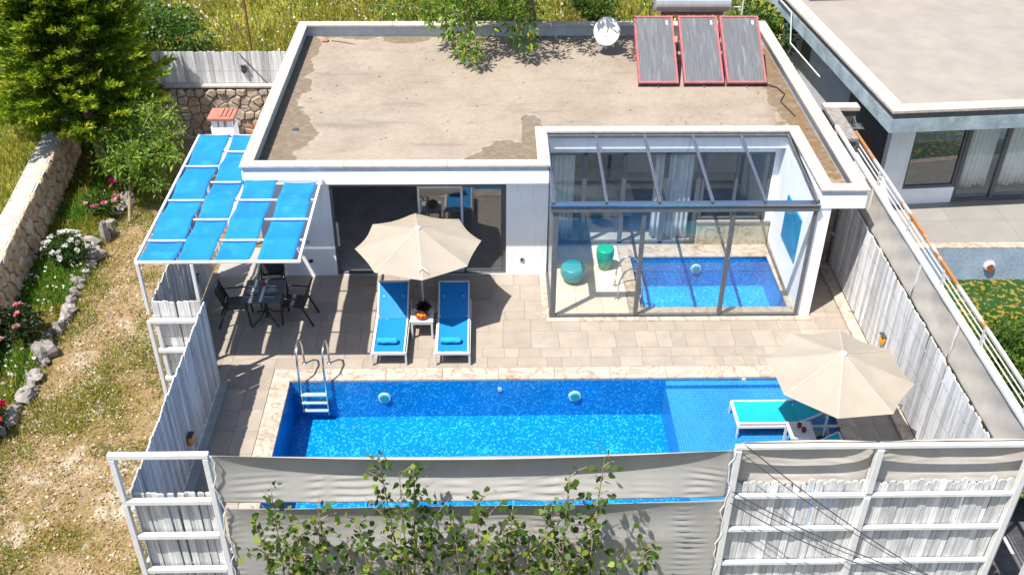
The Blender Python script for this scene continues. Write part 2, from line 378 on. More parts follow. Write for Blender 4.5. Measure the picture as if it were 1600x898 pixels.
def inst(name, me, parent, loc, rz=0, scale=None, rot=None):
    o = bpy.data.objects.new(name, me); COL.objects.link(o); o.parent = parent
    L = origin(parent) if parent is not None else Vector((0,0,0)); o.location = Vector(loc)-L
    o.rotation_euler = rot or (0, 0, rz)
    if scale: o.scale = scale
    return o
def newmesh(name, mb, mat):
    me = bpy.data.meshes.new(name); me.from_pydata(mb.v, [], mb.f); me.update(); me.materials.append(MAT[mat]); return me

# fast mesh from numpy: k-gons of equal size, per-face tint
def npmesh(name, V, nper, tint, mat, parent=None, loc=None, kind=None):
    V = np.asarray(V, dtype=np.float32).reshape(-1, 3); nf = len(V)//nper; L = origin(parent) if parent is not None else Vector(loc or (0,0,0))
    V = V-np.array(L, dtype=np.float32); me = bpy.data.meshes.new(name)
    me.vertices.add(len(V)); me.vertices.foreach_set('co', V.ravel()); me.loops.add(len(V)); me.loops.foreach_set('vertex_index', np.arange(len(V), dtype=np.int32))
    me.polygons.add(nf); me.polygons.foreach_set('loop_start', np.arange(0, nf*nper, nper, dtype=np.int32)); me.polygons.foreach_set('loop_total', np.full(nf, nper, dtype=np.int32))
    me.update(); at = me.attributes.new('tint', 'FLOAT_COLOR', 'POINT'); c = np.ones((len(V), 4), dtype=np.float32); c[:, :3] = np.repeat(np.clip(tint, 0, 1), nper, axis=0); at.data.foreach_set('color', c.ravel())
    o = meshobj(name, me, mat, parent)
    if parent is None and loc is not None: o.location = loc; WORLD[o.name] = Vector(loc)
    if kind: o['kind'] = kind
    return o
def unit(a): return a/np.maximum(np.linalg.norm(a, axis=-1, keepdims=True), 1e-9)
def leaves(C, D, size, wid, tint, shape='diamond', droop=0.0, nrm=None):
    """C centres, D leaf directions: two-fold bent leaves, each a quad pair -> returns 4-gon verts and tints"""
    n = len(C); D = unit(D); A = nrm if nrm is not None else RNG.normal(size=(n, 3)); S = unit(np.cross(D, A)); N = np.cross(S, D)
    s = size[:, None]; w = (size*wid)[:, None]
    if shape == 'heart':
        tip = C+D*s-np.array([0,0,1])*s*droop; k1 = C+D*s*.12+N*s*.02; k2 = C+D*s*.48+N*s*.05
        return np.stack([C, k1-S*w*.75-N*w*.2, k2-S*w*.85-N*w*.35, tip, k2+S*w*.85-N*w*.35, k1+S*w*.75-N*w*.2], axis=1).reshape(-1, 3), tint
    b = C; tip = C+D*s-np.array([0,0,1])*s*droop; mid = C+D*s*.45+N*s*.06
    l = mid+S*w-N*w*.25; r = mid-S*w-N*w*.25
    return np.stack([b, r, tip, l], axis=1).reshape(-1, 3), tint
def tints(n, base, var=.25, alt=None, altp=.2):
    c = np.array(base)[None]*(1+var*(RNG.random((n, 1))*2-1)); c = c*(1+.12*(RNG.random((n, 3))*2-1))
    if alt is not None:
        k = RNG.random(n) < altp; c[k] = np.array(alt)*(1+var*(RNG.random((k.sum(), 1))*2-1))
    return c
def blades(name, P, h, w, lean, tint, mat='grass', kind='stuff'):
    n = len(P); a = RNG.random(n)*2*PI; S = np.stack([np.cos(a), np.sin(a), 0*a], 1); b = RNG.random(n)*2*PI
    Ld = np.stack([np.cos(b), np.sin(b), 0*b], 1)*lean*(RNG.random((n, 1))); H = h[:, None]
    top = P+np.array([0,0,1])*H+Ld*H
    V = np.stack([P-S*w/2, P+S*w/2, top], 1).reshape(-1, 3)
    return npmesh(name, V, 3, tint, mat, kind=kind)
def vnoise(P, s, seed=0):
    return np.array([mnoise.noise((p[0]*s+seed, p[1]*s-seed, .3)) for p in P])

# ================================================================== THE SETTING
b = MB(); b.quad((-300,-300,-1.9), (300,-300,-1.9), (300,300,-1.9), (-300,300,-1.9)); struct('ground', b, 'base_ground')
def wallx(y): return -10.64-.12*(y-18.84)          # face of the left stone wall
b = MB(); b.grid(lambda u, v: (wallx(2+v*26)-.2+(-5.28-wallx(2+v*26)+.2)*u, 2+v*26, -.4+.05*mnoise.noise((u*9, v*26, 0))-.0*v), 14, 50); struct('yard_ground', b, 'dry_ground', smooth=True)
def bedx(y): return -9.33-.02*(y-18)-.1*max(0, y-21.5)
b = MB(); b.grid(lambda u, v: (wallx(6+v*21)-.1+(bedx(6+v*21)-wallx(6+v*21)+.1)*u, 6+v*21, -.24+.05*mnoise.noise((u*5, v*20, 3))-.13*u**6), 8, 40); struct('flower_bed_soil', b, 'bed_ground', smooth=True)
def hillz(x, y):
    z = 1.22+.10*max(0, y-27.05)+.12*mnoise.noise((x*.25, y*.25, 1))*min(1, max(0, y-27)/2)
    if x > 6: z -= min(1.3, (x-6)*.5)
    return z
b = MB(); b.grid(lambda u, v: (-45+100*u, 27.0+45*v, hillz(-45+100*u, 27.0+45*v)), 110, 50); struct('hillside', b, 'hill_ground', smooth=True)
b = MB(); b.grid(lambda u, v: (-45+(wallx(2+v*25)-.43+45)*u, 2+v*25, .68+.5*min(1, max(0, (v*25-21.5)/3.5))**2+.04*mnoise.noise((u*20, v*12, 2))), 30, 30); struct('field', b, 'hill_ground', smooth=True)
b = MB(); b.quad((7.6,-20,-1.86), (30,-20,-1.86), (30,14.6,-1.86), (7.6,14.6,-1.86)); struct('alley_pavement', b, 'asphalt')

# terrace base with openings for the two pools
b = MB()
for x0, x1, y0, y1 in ((-6.2,7.79,15.44,17.72), (-6.2,3.25,17.72,20.34), (3.25,6.5,19.82,20.34), (6.5,7.79,17.72,20.34), (-5.26,-3.94,10.62,15.44), (6.5,7.79,10.62,15.44), (-3.94,6.5,10.62,11.5)):
    b.box(x0, x1, y0, y1, -1.95, -.032)
terrace = struct('terrace', b, 'limestone')
ub = MB(); ub.box(-.5, .5, -.5, .5, -.03, 0); TILE = newmesh('tile', ub, 'tile'); RTILE = newmesh('room_tile', ub, 'room_tile'); GT = .005
def fill(x0, x1, y0, y1, rows, widths, me, parent, seed, z=0, skip=None):
    rg = random.Random(seed); y = y1; i = 0; out = []
    while y > y0+.04:
        h = rows[i % len(rows)]; i += 1; h = min(h, y-y0)
        if y-h-y0 < .12: h = y-y0
        x = x0
        while x < x1-.02:
            w = rg.choice(widths); w = min(w, x1-x)
            if x1-x-w < .12: w = x1-x
            cx, cy = x+w/2, y-h/2
            if not (skip and skip(cx, cy)): out.append(inst('tile', me, parent, (cx, cy, z), scale=(w-GT, h-GT, 1)))
            x += w
        y -= h
    return out
T = fill(-5.20, 7.55, 15.81, 17.40, (.42, .56, .30, .31), (.30, .42, .45, .58, .60), TILE, terrace, 3)
T += fill(-6.1, 1.27, 17.40, 19.10, (.42, .58, .42, .28), (.42, .58, .60, .72), TILE, terrace, 4)
T += fill(-6.1, -5.20, 15.5, 17.40, (.6,), (.35, .55), TILE, terrace, 5)
T += fill(-5.20, -4.31, 10.66, 15.81, (.6,), (.45,), TILE, terrace, 6)
T += fill(6.84, 7.55, 10.66, 15.81, (.45,), (.36,), TILE, terrace, 7)
T += fill(6.88, 7.55, 17.40, 19.38, (.6,), (.36,), TILE, terrace, 8)
T += fill(1.30, 3.0, 17.60, 20.30, (.55,), (.57,), RTILE, terrace, 9)
b = MB()
for x0, x1, y0, y1 in ((7.55,7.785,10.63,19.39),): b.box(x0, x1, y0, y1, -.03, .07)
part('kerb', b, 'coping', terrace)
b = MB(); b.box(-5.30, -5.12, 10.62, 15.38, -.40, .10); part('kerb', b, 'kerb', terrace, bevel=.01)
b = MB(); b.box(-6.24, -6.10, 15.5, 19.1, -.03, .10); part('kerb', b, 'kerb', terrace, bevel=.01)
# white marble threshold round the glass room
b = MB(); b.box(1.20, 6.86, 17.30, 17.44, -.03, .02); b.box(1.12, 1.26, 17.44, 19.1, -.03, .018); part('threshold', b, 'coping', terrace)

def slabs(parent, x0, x1, y0, y1, z, length, along, mat='coping', name='coping_slab', th=.045):
    n = max(1, round(((x1-x0) if along == 'x' else (y1-y0))/length))
    for i in range(n):
        q = MB()
        if along == 'x': a = x0+(x1-x0)*i/n; c = x0+(x1-x0)*(i+1)/n; q.box(a+.002, c-.002, y0, y1, z-th, z)
        else: a = y0+(y1-y0)*i/n; c = y0+(y1-y0)*(i+1)/n; q.box(x0, x1, a+.002, c-.002, z-th, z)
        part(name, q, mat, parent, bevel=.006)
# main pool
pool = bpy.data.objects.new('swimming_pool', None); COL.objects.link(pool); pool['kind'] = 'structure'; WORLD['swimming_pool'] = Vector((0,0,0))
PD = -.96
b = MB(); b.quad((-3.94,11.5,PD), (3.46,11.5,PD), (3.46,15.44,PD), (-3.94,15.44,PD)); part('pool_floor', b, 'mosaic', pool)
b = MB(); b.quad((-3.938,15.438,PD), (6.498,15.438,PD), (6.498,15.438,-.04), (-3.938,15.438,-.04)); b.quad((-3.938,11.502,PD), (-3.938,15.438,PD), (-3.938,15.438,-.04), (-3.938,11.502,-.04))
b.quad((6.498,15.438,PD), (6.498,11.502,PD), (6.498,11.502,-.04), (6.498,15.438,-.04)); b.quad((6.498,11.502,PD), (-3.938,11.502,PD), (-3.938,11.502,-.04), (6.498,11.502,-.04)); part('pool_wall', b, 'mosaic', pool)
b = MB(); b.box(3.46, 6.495, 11.505, 15.30, PD, -.17); b.box(3.46, 6.495, 15.30, 15.433, PD, -.08); part('shallow_shelf', b, 'shelf_mosaic', pool)
slabs(pool, -4.30, 6.84, 15.44, 15.80, .010, 1.1, 'x'); slabs(pool, -4.30, -3.94, 11.2, 15.44, .010, 1.05, 'y'); slabs(pool, 6.5, 6.84, 11.2, 15.44, .010, 1.05, 'y'); slabs(pool, -3.94, 6.5, 11.2, 11.5, .010, 1.3, 'x')
for x in (-2.12, 1.68): 
    q = MB(); q.tube([(x,15.435,-.45), (x,15.40,-.45)], [.13,.12], 20); l = part('pool_light', q, 'white_plastic', pool)
    q = MB(); q.tube([(x,15.40,-.45), (x,15.385,-.45)], [.09,.085], 20); part('lens', q, 'teal_plastic', l)
for x, z in ((.18,-.25), (5.03,-.06)):
    q = MB(); q.tube([(x,15.435,z), (x,15.41,z)], .045, 14); part('inlet', q, 'white_plastic', pool)
for x in (-2.6, -.12, 2.35):
    q = MB(); q.lathe((x,14.4,PD), [(.065,0), (.065,.012), (.03,.02)], 16); part('floor_inlet', q, 'turquoise_mesh', pool)
b = MB(); b.grid(lambda u, v: (-3.935+10.43*u, 11.505+3.93*v, -.045), 4, 4); struct('pool_water', b, 'water')
# indoor pool
ip = bpy.data.objects.new('indoor_pool', None); COL.objects.link(ip); ip['kind'] = 'structure'; WORLD['indoor_pool'] = Vector((0,0,0))
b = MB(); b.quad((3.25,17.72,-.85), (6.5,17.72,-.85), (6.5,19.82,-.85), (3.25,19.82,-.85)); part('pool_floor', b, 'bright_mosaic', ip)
b = MB()
for a, c in (((3.252,19.818), (6.498,19.818)), ((3.252,17.722), (3.252,19.818)), ((6.498,19.818), (6.498,17.722)), ((6.498,17.722), (3.252,17.722))): b.quad((*a,-.85), (*c,-.85), (*c,-.04), (*a,-.04))
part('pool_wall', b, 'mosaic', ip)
slabs(ip, 3.02, 3.27, 17.58, 20.3, .010, 1.3, 'y'); slabs(ip, 3.27, 6.56, 19.80, 20.32, .010, 1.1, 'x'); slabs(ip, 3.27, 6.56, 17.58, 17.80, .010, 1.1, 'x'); slabs(ip, 6.46, 6.57, 17.80, 19.80, .010, 1.0, 'y')
q = MB(); q.tube([(4.85,19.815,-.35), (4.85,19.78,-.35)], [.13,.12], 20); l = part('pool_light', q, 'white_plastic', ip)
q = MB(); q.tube([(4.85,19.78,-.35), (4.85,19.765,-.35)], [.09,.085], 20); part('lens', q, 'teal_plastic', l)
b = MB(); b.quad((3.255,17.725,-.05), (6.495,17.725,-.05), (6.495,19.815,-.05), (3.255,19.815,-.05)); struct('indoor_pool_water', b, 'water')

# ================================================================== THE VILLA
villa = thing('villa', 'low white villa with flat beige roof, pale stone parapet and glazed indoor pool room', 'house', (0, 19.1, 0))
b = MB()
b.box(-5.0,-3.44,19.11,19.36,-.03,2.70); b.box(.36,1.27,19.11,19.36,-.03,2.70); b.box(-3.44,.36,19.11,19.36,2.33,2.70); part('front_wall', b, 'white_paint', villa)
b = MB(); b.box(-5.0,-4.75,19.36,26.75,-.4,2.70); b.box(-4.75,6.6,26.5,26.75,-.4,2.70); part('rear_wall', b, 'white_paint', villa)
b = MB(); b.box(6.58,6.86,17.5,26.5,-.03,2.70); part('side_wall', b, 'white_paint', villa)
b = MB(); b.box(1.0,1.25,19.36,23.8,0,2.70); b.box(-4.75,1.0,23.5,23.75,0,2.70); b.box(1.25,6.58,23.9,24.1,0,2.70); part('partition_wall', b, 'inner_wall', villa)
b = MB(); b.box(-4.75,1.0,19.10,23.5,-.03,.004); b.box(1.25,6.58,20.36,23.9,-.03,.004); part('inner_floor', b, 'dark_floor', villa)
# roof slab with a notch for the glass room
b = MB(); b.box(-5.06,7.50,20.12,26.70,2.66,2.74); b.box(-5.06,1.21,18.57,20.12,2.66,2.74); b.box(6.62,7.50,17.50,20.12,2.66,2.74); part('roof_slab', b, 'white_paint', villa)
b = MB()
for x0,x1,y0,y1 in ((-4.95,7.38,20.22,26.58), (-4.95,1.08,18.70,20.22), (6.76,7.38,17.62,20.22)): b.quad((x0,y0,2.752), (x1,y0,2.752), (x1,y1,2.752), (x0,y1,2.752))
part('roof', b, 'roof_screed', villa)
# fascia and parapet upstands
def ring(b, z0, z1, o, w):
    # o: outward offset of the outer face; w: wall thickness
    b.box(-5.06-o,1.21+o,18.57-o,18.57-o+w,z0,z1); b.box(-5.06-o,-5.06-o+w,18.57-o+w,26.70+o-w,z0,z1); b.box(-5.06-o,7.50+o,26.70+o-w,26.70+o,z0,z1)
    b.box(7.50+o-w,7.50+o,17.50-o+w,26.70+o-w,z0,z1); b.box(6.62-o,7.50+o,17.50-o,17.50-o+w,z0,z1)
    b.box(1.21+o-w,1.21+o,18.57-o+w,20.12-o+w,z0,z1); b.box(1.21+o,6.62-o,20.12-o,20.12-o+w,z0,z1); b.box(6.62-o,6.62-o+w,17.50-o+w,20.12-o+w,z0,z1)
b = MB(); ring(b, 2.655, 2.94, .02, .02); part('fascia', b, 'white_paint', villa)
b = MB(); ring(b, 2.74, 3.045, .0, .14); part('parapet', b, 'grey_paint', villa)  # grey of the upstand also paints in the shade band under the cap
cap = [(-5.11,1.26,18.52,18.78,'x'), (-5.11,-4.85,18.78,26.46,'y'), (-5.11,7.55,26.46,26.75,'x'), (7.26,7.55,17.72,26.46,'y'), (6.57,7.55,17.45,17.72,'x'), (1.00,1.26,18.78,20.07,'y'), (1.00,6.84,20.07,20.32,'x'), (6.57,6.84,17.72,20.07,'y')]
for x0,x1,y0,y1,al in cap: slabs(villa, x0, x1, y0, y1, 3.10, 2.4, al, 'cap_travertine', 'parapet_cap', .05)
b = MB(); b.lathe((-4.35,20.9,2.752), [(.08,0), (.07,.015), (.02,.018)], 14); part('roof_drain', b, 'dark_metal', villa)
# wall fittings
for x in (-4.0, .72):
    q = MB(); q.box(x-.045,x+.045,19.09,19.11,.36,.45); w = part('wall_socket', q, 'steel', villa); q = MB(); q.box(x-.028,x+.028,19.082,19.09,.375,.435); part('socket_face', q, 'rubber', w)
q = MB(); q.box(-4.12,-3.98,19.095,19.11,.86,.95); part('patch_plate', q, 'grey_paint', villa)
# sliding door
b = MB(); b.box(-3.44,.36,19.16,19.26,2.26,2.33); b.box(-3.44,-3.38,19.16,19.26,.03,2.26); b.box(.30,.36,19.16,19.26,.03,2.26); b.box(-3.44,.36,19.16,19.26,0.006,.03)
sd = part('sliding_door', b, 'dark_frame', villa)
for x0, x1, y in ((-1.56,-.58,19.19), (-.62,.30,19.225)):
    b = MB(); b.box(x0,x0+.05,y-.018,y+.018,.035,2.255); b.box(x1-.05,x1,y-.018,y+.018,.035,2.255); b.box(x0+.05,x1-.05,y-.018,y+.018,.035,.09); b.box(x0+.05,x1-.05,y-.018,y+.018,2.2,2.255); part('door_stile', b, 'grey_paint' if y < 19.2 else 'dark_frame', sd)
    b = MB(); b.quad((x0+.05,y,.09), (x1-.05,y,.09), (x1-.05,y,2.2), (x0+.05,y,2.2)); part('pane', b, 'door_glass', sd)
b = MB(); b.box(-3.375,-3.33,19.17,19.22,.75,1.35); part('handle', b, 'white_plastic', sd)
b = MB(); b.box(-2.4,-1.57,19.5,19.62,2.40,2.52); part('pelmet', b, 'white_paint', villa)
# --- glazed pool room: front screen
b = MB(); b.box(1.22,6.60,17.42,17.56,2.62,2.76); b.box(1.27,1.385,17.45,17.53,.012,2.62); b.box(6.52,6.58,17.45,17.53,.012,2.62); b.box(1.385,6.52,17.46,17.52,.012,.065)
gf = part('front_screen', b, 'dark_frame', villa, bevel=.006)
b = MB(); b.box(1.20,6.60,17.40,17.58,2.762,2.79); part('flashing', b, 'steel', gf)
mx = [1.385, 3.10, 4.90, 6.52]
for x in mx[1:3]: q = MB(); q.box(x-.045,x+.045,17.45,17.53,.065,2.62); part('mullion', q, 'dark_frame', gf, bevel=.005)
for a, c in ((1.385,3.055), (3.145,4.855), (4.945,6.52)): q = MB(); q.quad((a,17.49,.065), (c,17.49,.065), (c,17.49,2.62), (a,17.49,2.62)); part('pane', q, 'glass', gf)
# side screen
b = MB(); b.box(1.262,1.325,17.56,19.11,2.50,2.62); b.box(1.262,1.325,17.56,19.11,.012,.06); sc = part('side_screen', b, 'dark_frame', villa)
q = MB(); q.quad((1.295,17.56,.06), (1.295,19.11,.06), (1.295,19.11,2.50), (1.295,17.56,2.50)); part('pane', q, 'glass', sc)
# sloped glass roof
RX = [1.27, 2.33, 3.39, 4.45, 5.51, 6.56]
b = MB(); b.bar((1.24,20.06,2.985), (6.58,20.06,2.985), .07, .06); gr = part('glass_roof', b, 'dark_frame', villa)
for i, x in enumerate(RX):
    q = MB(); w = .075 if i in (0, 5) else .055; q.bar((x,17.50,2.80), (x,20.05,3.0), w, .055); r = part('rafter', q, 'dark_frame', gr)
    q = MB(); q.bar((x,17.50,2.836), (x,20.05,3.036), w*.5, .016); part('cover_strip', q, 'steel', r)
for i in range(5): q = MB(); a, c = RX[i]+.03, RX[i+1]-.03; q.quad((a,17.5,2.80), (c,17.5,2.80), (c,20.03,2.998), (a,20.03,2.998)); part('pane', q, 'roof_glass', gr)
# rear wall of the pool room: header, vents, doors, window over a stone bench
b = MB(); b.box(1.25,6.58,20.34,20.5,2.44,2.70); b.box(6.44,6.58,20.34,20.5,.62,2.44); part('header_wall', b, 'white_paint', villa)
b = MB(); b.box(1.30,6.56,20.325,20.34,2.50,2.585); part('reflection_strip', b, 'white_paint', villa)  # white strip modelled in place of a reflection along the header
for x in (2.75, 5.12): q = MB(); q.box(x-.28,x+.28,20.325,20.338,2.645,2.70); part('air_vent', q, 'rubber', villa)
b = MB(); b.box(4.86,6.56,20.3,20.5,.0,.62); bench = part('low_wall', b, 'stone_bench', villa); q = MB(); q.box(4.84,6.56,20.27,20.34,.62,.67); part('ledge', q, 'limestone', bench)
b = MB()
for x in (1.25, 2.12, 3.02, 3.98, 4.74): b.box(x,x+.10,20.36,20.44,.012,2.44)
b.box(1.35,4.74,20.36,20.44,.012,.07); b.box(1.35,4.74,20.36,20.44,2.37,2.44); rd = part('rear_doors', b, 'dark_frame', villa)
for a, c in ((1.35,2.12), (2.22,3.02), (3.12,3.98), (4.08,4.74)): q = MB(); q.quad((a,20.4,.07), (c,20.4,.07), (c,20.4,2.37), (a,20.4,2.37)); part('pane', q, 'rear_glass', rd)
b = MB(); b.box(4.86,6.44,20.37,20.43,2.36,2.44); b.box(4.86,6.44,20.37,20.43,.67,.72); b.box(4.86,4.93,20.37,20.43,.72,2.36); b.box(6.37,6.44,20.37,20.43,.72,2.36); b.box(5.62,5.69,20.37,20.43,.72,2.36); rw = part('rear_window', b, 'dark_frame', villa)
for a, c in ((4.93,5.62), (5.69,6.37)): q = MB(); q.quad((a,20.4,.72), (c,20.4,.72), (c,20.4,2.36), (a,20.4,2.36)); part('pane', q, 'rear_glass', rw)
def curtain(name, x0, x1, y, z0, z1, label, group=None, amp=.035, wl=.11):
    n = int((x1-x0)/wl*8); q = MB(); q.grid(lambda u, v: (x0+(x1-x0)*u, y+amp*math.sin(u*(x1-x0)/wl*2*PI)+.01*math.sin(v*7+u*9), z0+(z1-z0)*v+(.02*math.sin(u*17) if v == 0 else 0)), n, 6)
    return tag(part(name, q, 'curtain', None, smooth=True, loc=((x0+x1)/2, y, z0), solid=.004), label, 'curtain', group)
curtain('curtain', 1.42, 1.95, 20.58, .05, 2.40, 'white curtain at the left end of the indoor pool room rear doors', 'pool room curtains')
curtain('curtain', 3.80, 4.70, 20.58, .05, 2.40, 'wide white curtain behind the indoor pool, left of the stone bench', 'pool room curtains')
# bed seen through the rear doors
bed = thing('bed', 'dark bed with white patterned cover seen through the pool room doors', 'bed', (2.75, 22.4, 0))
b = MB(); b.box(2.0,3.5,21.4,23.4,.1,.42); part('mattress', b, 'dark_floor', bed, bevel=.05)
b = MB(); b.box(1.95,3.55,21.7,22.5,.425,.45); part('bed_cover', b, 'curtain', bed)
b = MB(); b.box(1.95,3.55,23.42,23.5,.1,1.0); part('headboard', b, 'black_plastic', bed)
# marble gate wall at the end of the side passage
b = MB(); b.box(6.86,7.72,19.40,19.6,-.03,2.3); tag(part('passage_wall', b, 'brown_marble', None, loc=(7.3,19.5,0)), 'brown veined marble wall closing the shaded side passage', 'wall')
# picture
wp = thing('wall_picture', 'bright blue painted panel on the white wall of the pool room', 'picture', (6.565, 18.75, 1.38))
b = MB(); b.box(6.545,6.578,18.22,19.32,.88,1.92); part('canvas', b, 'picture_blue', wp)

# ------------------------------------------------------------------ roof gear
panel = thing('solar_collector', 'x', 'solar panel', (0,0,0), 'solar collectors on the villa roof')
def SP(u, v, h=0): # u across, v up the slope, h out of it
    s = math.atan2(1.05, 1.72); return (u, v*math.cos(s)-h*math.sin(s), .10+v*math.sin(s)+h*math.cos(s))
def sbox(b, u0, u1, v0, v1, h0, h1):
    return b.add([SP(u0,v0,h0), SP(u1,v0,h0), SP(u1,v1,h0), SP(u0,v1,h0), SP(u0,v0,h1), SP(u1,v0,h1), SP(u1,v1,h1), SP(u0,v1,h1)], [(0,3,2,1),(4,5,6,7),(0,1,5,4),(1,2,6,5),(2,3,7,6),(3,0,4,7)])
L_ = 2.02
q = MB(); sbox(q, .03,.95, .03,L_-.03, -.06,.0); part('casing', q, 'black_plastic', panel)
q = MB(); sbox(q, 0,.05, 0,L_, -.09,.025); sbox(q, .93,.98, 0,L_, -.09,.025); sbox(q, .05,.93, 0,.05, -.05,.025); sbox(q, .05,.93, L_-.05,L_, -.09,.025); part('frame', q, 'red_metal', panel)
q = MB(); q.add([SP(.05,.05,.006), SP(.93,.05,.006), SP(.93,L_-.05,.006), SP(.05,L_-.05,.006)], [(0,1,2,3)]); part('glass_cover', q, 'solar_glass', panel)
q = MB(); sbox(q, 0,.98, -.02,.02, -.12,-.05); part('drip_tray', q, 'black_plastic', panel)
q = MB(); sbox(q, .80,.85, L_-.26,L_-.14, .007,.011); part('sticker', q, 'white_plastic', panel)
for u in (.06, .92): q = MB(); q.bar(SP(u,L_-.1,-.09), (u, L_*.8, 0), .035); part('leg', q, 'red_metal', panel); 
q = MB(); q.tube([SP(.49,-.02,-.08), (.49,-.05,.0)], .018, 8); part('pipe_stub', q, 'rusty_iron', panel)
for i, (x, lab) in enumerate(((3.66, 'dusty glass solar collector in red frame, beside the satellite dish'), (4.78, 'middle solar collector in red frame, between two others'), (5.83, 'solar collector in red frame nearest the roof edge by the neighbouring house'))):
    c = panel if i == 0 else copy_tree(panel); c.location = (x, 23.16, 2.755); c['label'] = lab
tk = thing('water_tank', 'pale cylindrical hot water tank lying above the solar collectors', 'water tank', (5.15, 25.35, 2.755))
q = MB(); q.tube([(4.22,25.35,4.17), (4.25,25.35,4.17), (6.12,25.35,4.17), (6.15,25.35,4.17)], [.27,.31,.31,.27], 28); part('drum', q, 'galvanised', tk, smooth=False)
for x in (4.5, 5.9):
    for dy in (-.3, .3): q = MB(); q.bar((x,25.35+dy*1.2,2.755), (x,25.35+dy*.6,3.95), .04); part('leg', q, 'red_metal', tk)
q = MB(); q.bar((4.4,25.2,3.86), (6.0,25.2,3.86), .05); q.bar((4.4,25.5,3.86), (6.0,25.5,3.86), .05); part('cradle', q, 'red_metal', tk)
q = MB(); q.tube([(4.2,25.35,4.1), (4.12,25.3,3.9), (4.15,25.2,3.2), (4.3,25.1,2.8)], .02, 8); part('pipe', q, 'rubber', tk)
q = MB(); q.tube([(6.2,25.3,4.0), (6.45,25.3,4.0)], .015, 8); q.tube([(6.5,25.3,3.8), (6.5,25.3,4.5)], .02, 8); part('valve_pipe', q, 'white_plastic', tk)
dish = thing('satellite_dish', 'white satellite dish standing on the roof screed beside the solar collectors', 'satellite dish', (3.1, 25.35, 2.755))
ax = Vector((-.12,-.80,.58)).normalized(); su = ax.cross(Vector((0,0,1))).normalized(); sv = su.cross(ax); dc = Vector((3.06,25.3,3.36)); q = MB(); vs = []; fs = []; nr, na = 6, 32
for i in range(nr+1):
    for k in range(na): r = .34*i/nr; a = 2*PI*k/na; vs.append(dc+su*r*math.cos(a)+sv*r*1.12*math.sin(a)+ax*(.55*r*r-.05))
for i in range(nr):
    for k in range(na): fs.append((i*na+k, i*na+(k+1) % na, (i+1)*na+(k+1) % na, (i+1)*na+k))
q.add(vs, fs); part('reflector', q, 'white_plastic', dish, smooth=True, solid=.012)
q = MB(); q.tube([(3.1,25.5,2.755), (3.1,25.5,3.3), tuple(dc-ax*.03)], .022, 8); part('mast', q, 'galvanised', dish)
q = MB(); q.tube([tuple(dc-sv*.34), tuple(dc-sv*.22+ax*.38)], .010, 6); q.tube([tuple(dc-sv*.22+ax*.36), tuple(dc-sv*.2+ax*.43)], .03, 8); part('feed_arm', q, 'galvanised', dish)
q = MB(); q.box(-4.45,-4.28,26.1,26.25,2.753,2.82); tag(part('broken_brick', q, 'terracotta', None, loc=(-4.36,26.17,2.753), bevel=.02), 'broken red brick lying in the far left corner of the roof', 'brick')
q = MB(); q.tube([(-4.2,26.2,2.77), (-3.9,26.1,2.775), (-3.55,25.95,2.765)], .015, 6); tag(part('stick', q, 'bark', None, loc=(-3.9,26.1,2.755)), 'thin dark stick lying on the roof beside the broken brick', 'stick')
q = MB(); q.tube([(6.85,23.2,2.80), (7.05,23.1,2.77), (7.15,22.7,2.77), (6.95,22.3,2.765), (7.1,21.5,2.765)], .016, 6); tag(part('hose', q, 'rubber', None, loc=(7,22.5,2.755)), 'black hose trailing over the roof from the last solar collector', 'hose')
n = 150; Pd = np.column_stack([RNG.uniform(-4.7, 7.2, n), RNG.uniform(20.3, 26.4, n), np.full(n, 2.757)]); Dd = RNG.normal(size=(n,3)); Dd[:,2] = .1; Vd, td = leaves(Pd, Dd, .025+.05*RNG.random(n), .3, tints(n, (.20,.14,.08), .4), droop=0); npmesh('fallen_leaves', Vd, 4, td, 'petal', None, kind='stuff')
# chimney of the garden barbecue
ch = thing('chimney', 'white masonry chimney with terracotta cap behind the blue pergola', 'chimney', (-6.2, 21.9, -.4))
b = MB(); b.box(-6.48,-5.96,21.7,22.15,-.4,2.42); part('stack', b, 'white_paint', ch)
b = MB()
for x in (-6.45, -6.10): b.box(x,x+.13,21.70,21.78,2.42,2.60)
b.box(-6.45,-5.97,22.0,22.1,2.42,2.60); b.box(-6.27,-6.18,21.70,21.78,2.42,2.60); part('flue_pillars', b, 'white_paint', ch)
b = MB(); b.box(-6.52,-5.90,21.64,22.2,2.60,2.69); cc = part('cap', b, 'terracotta', ch, bevel=.02)
for k in range(3):
    q = MB(); q.box(-6.25+.1*k,-6.20+.1*k,21.7,22.15,2.69,2.715); part('ridge', q, 'terracotta', cc)

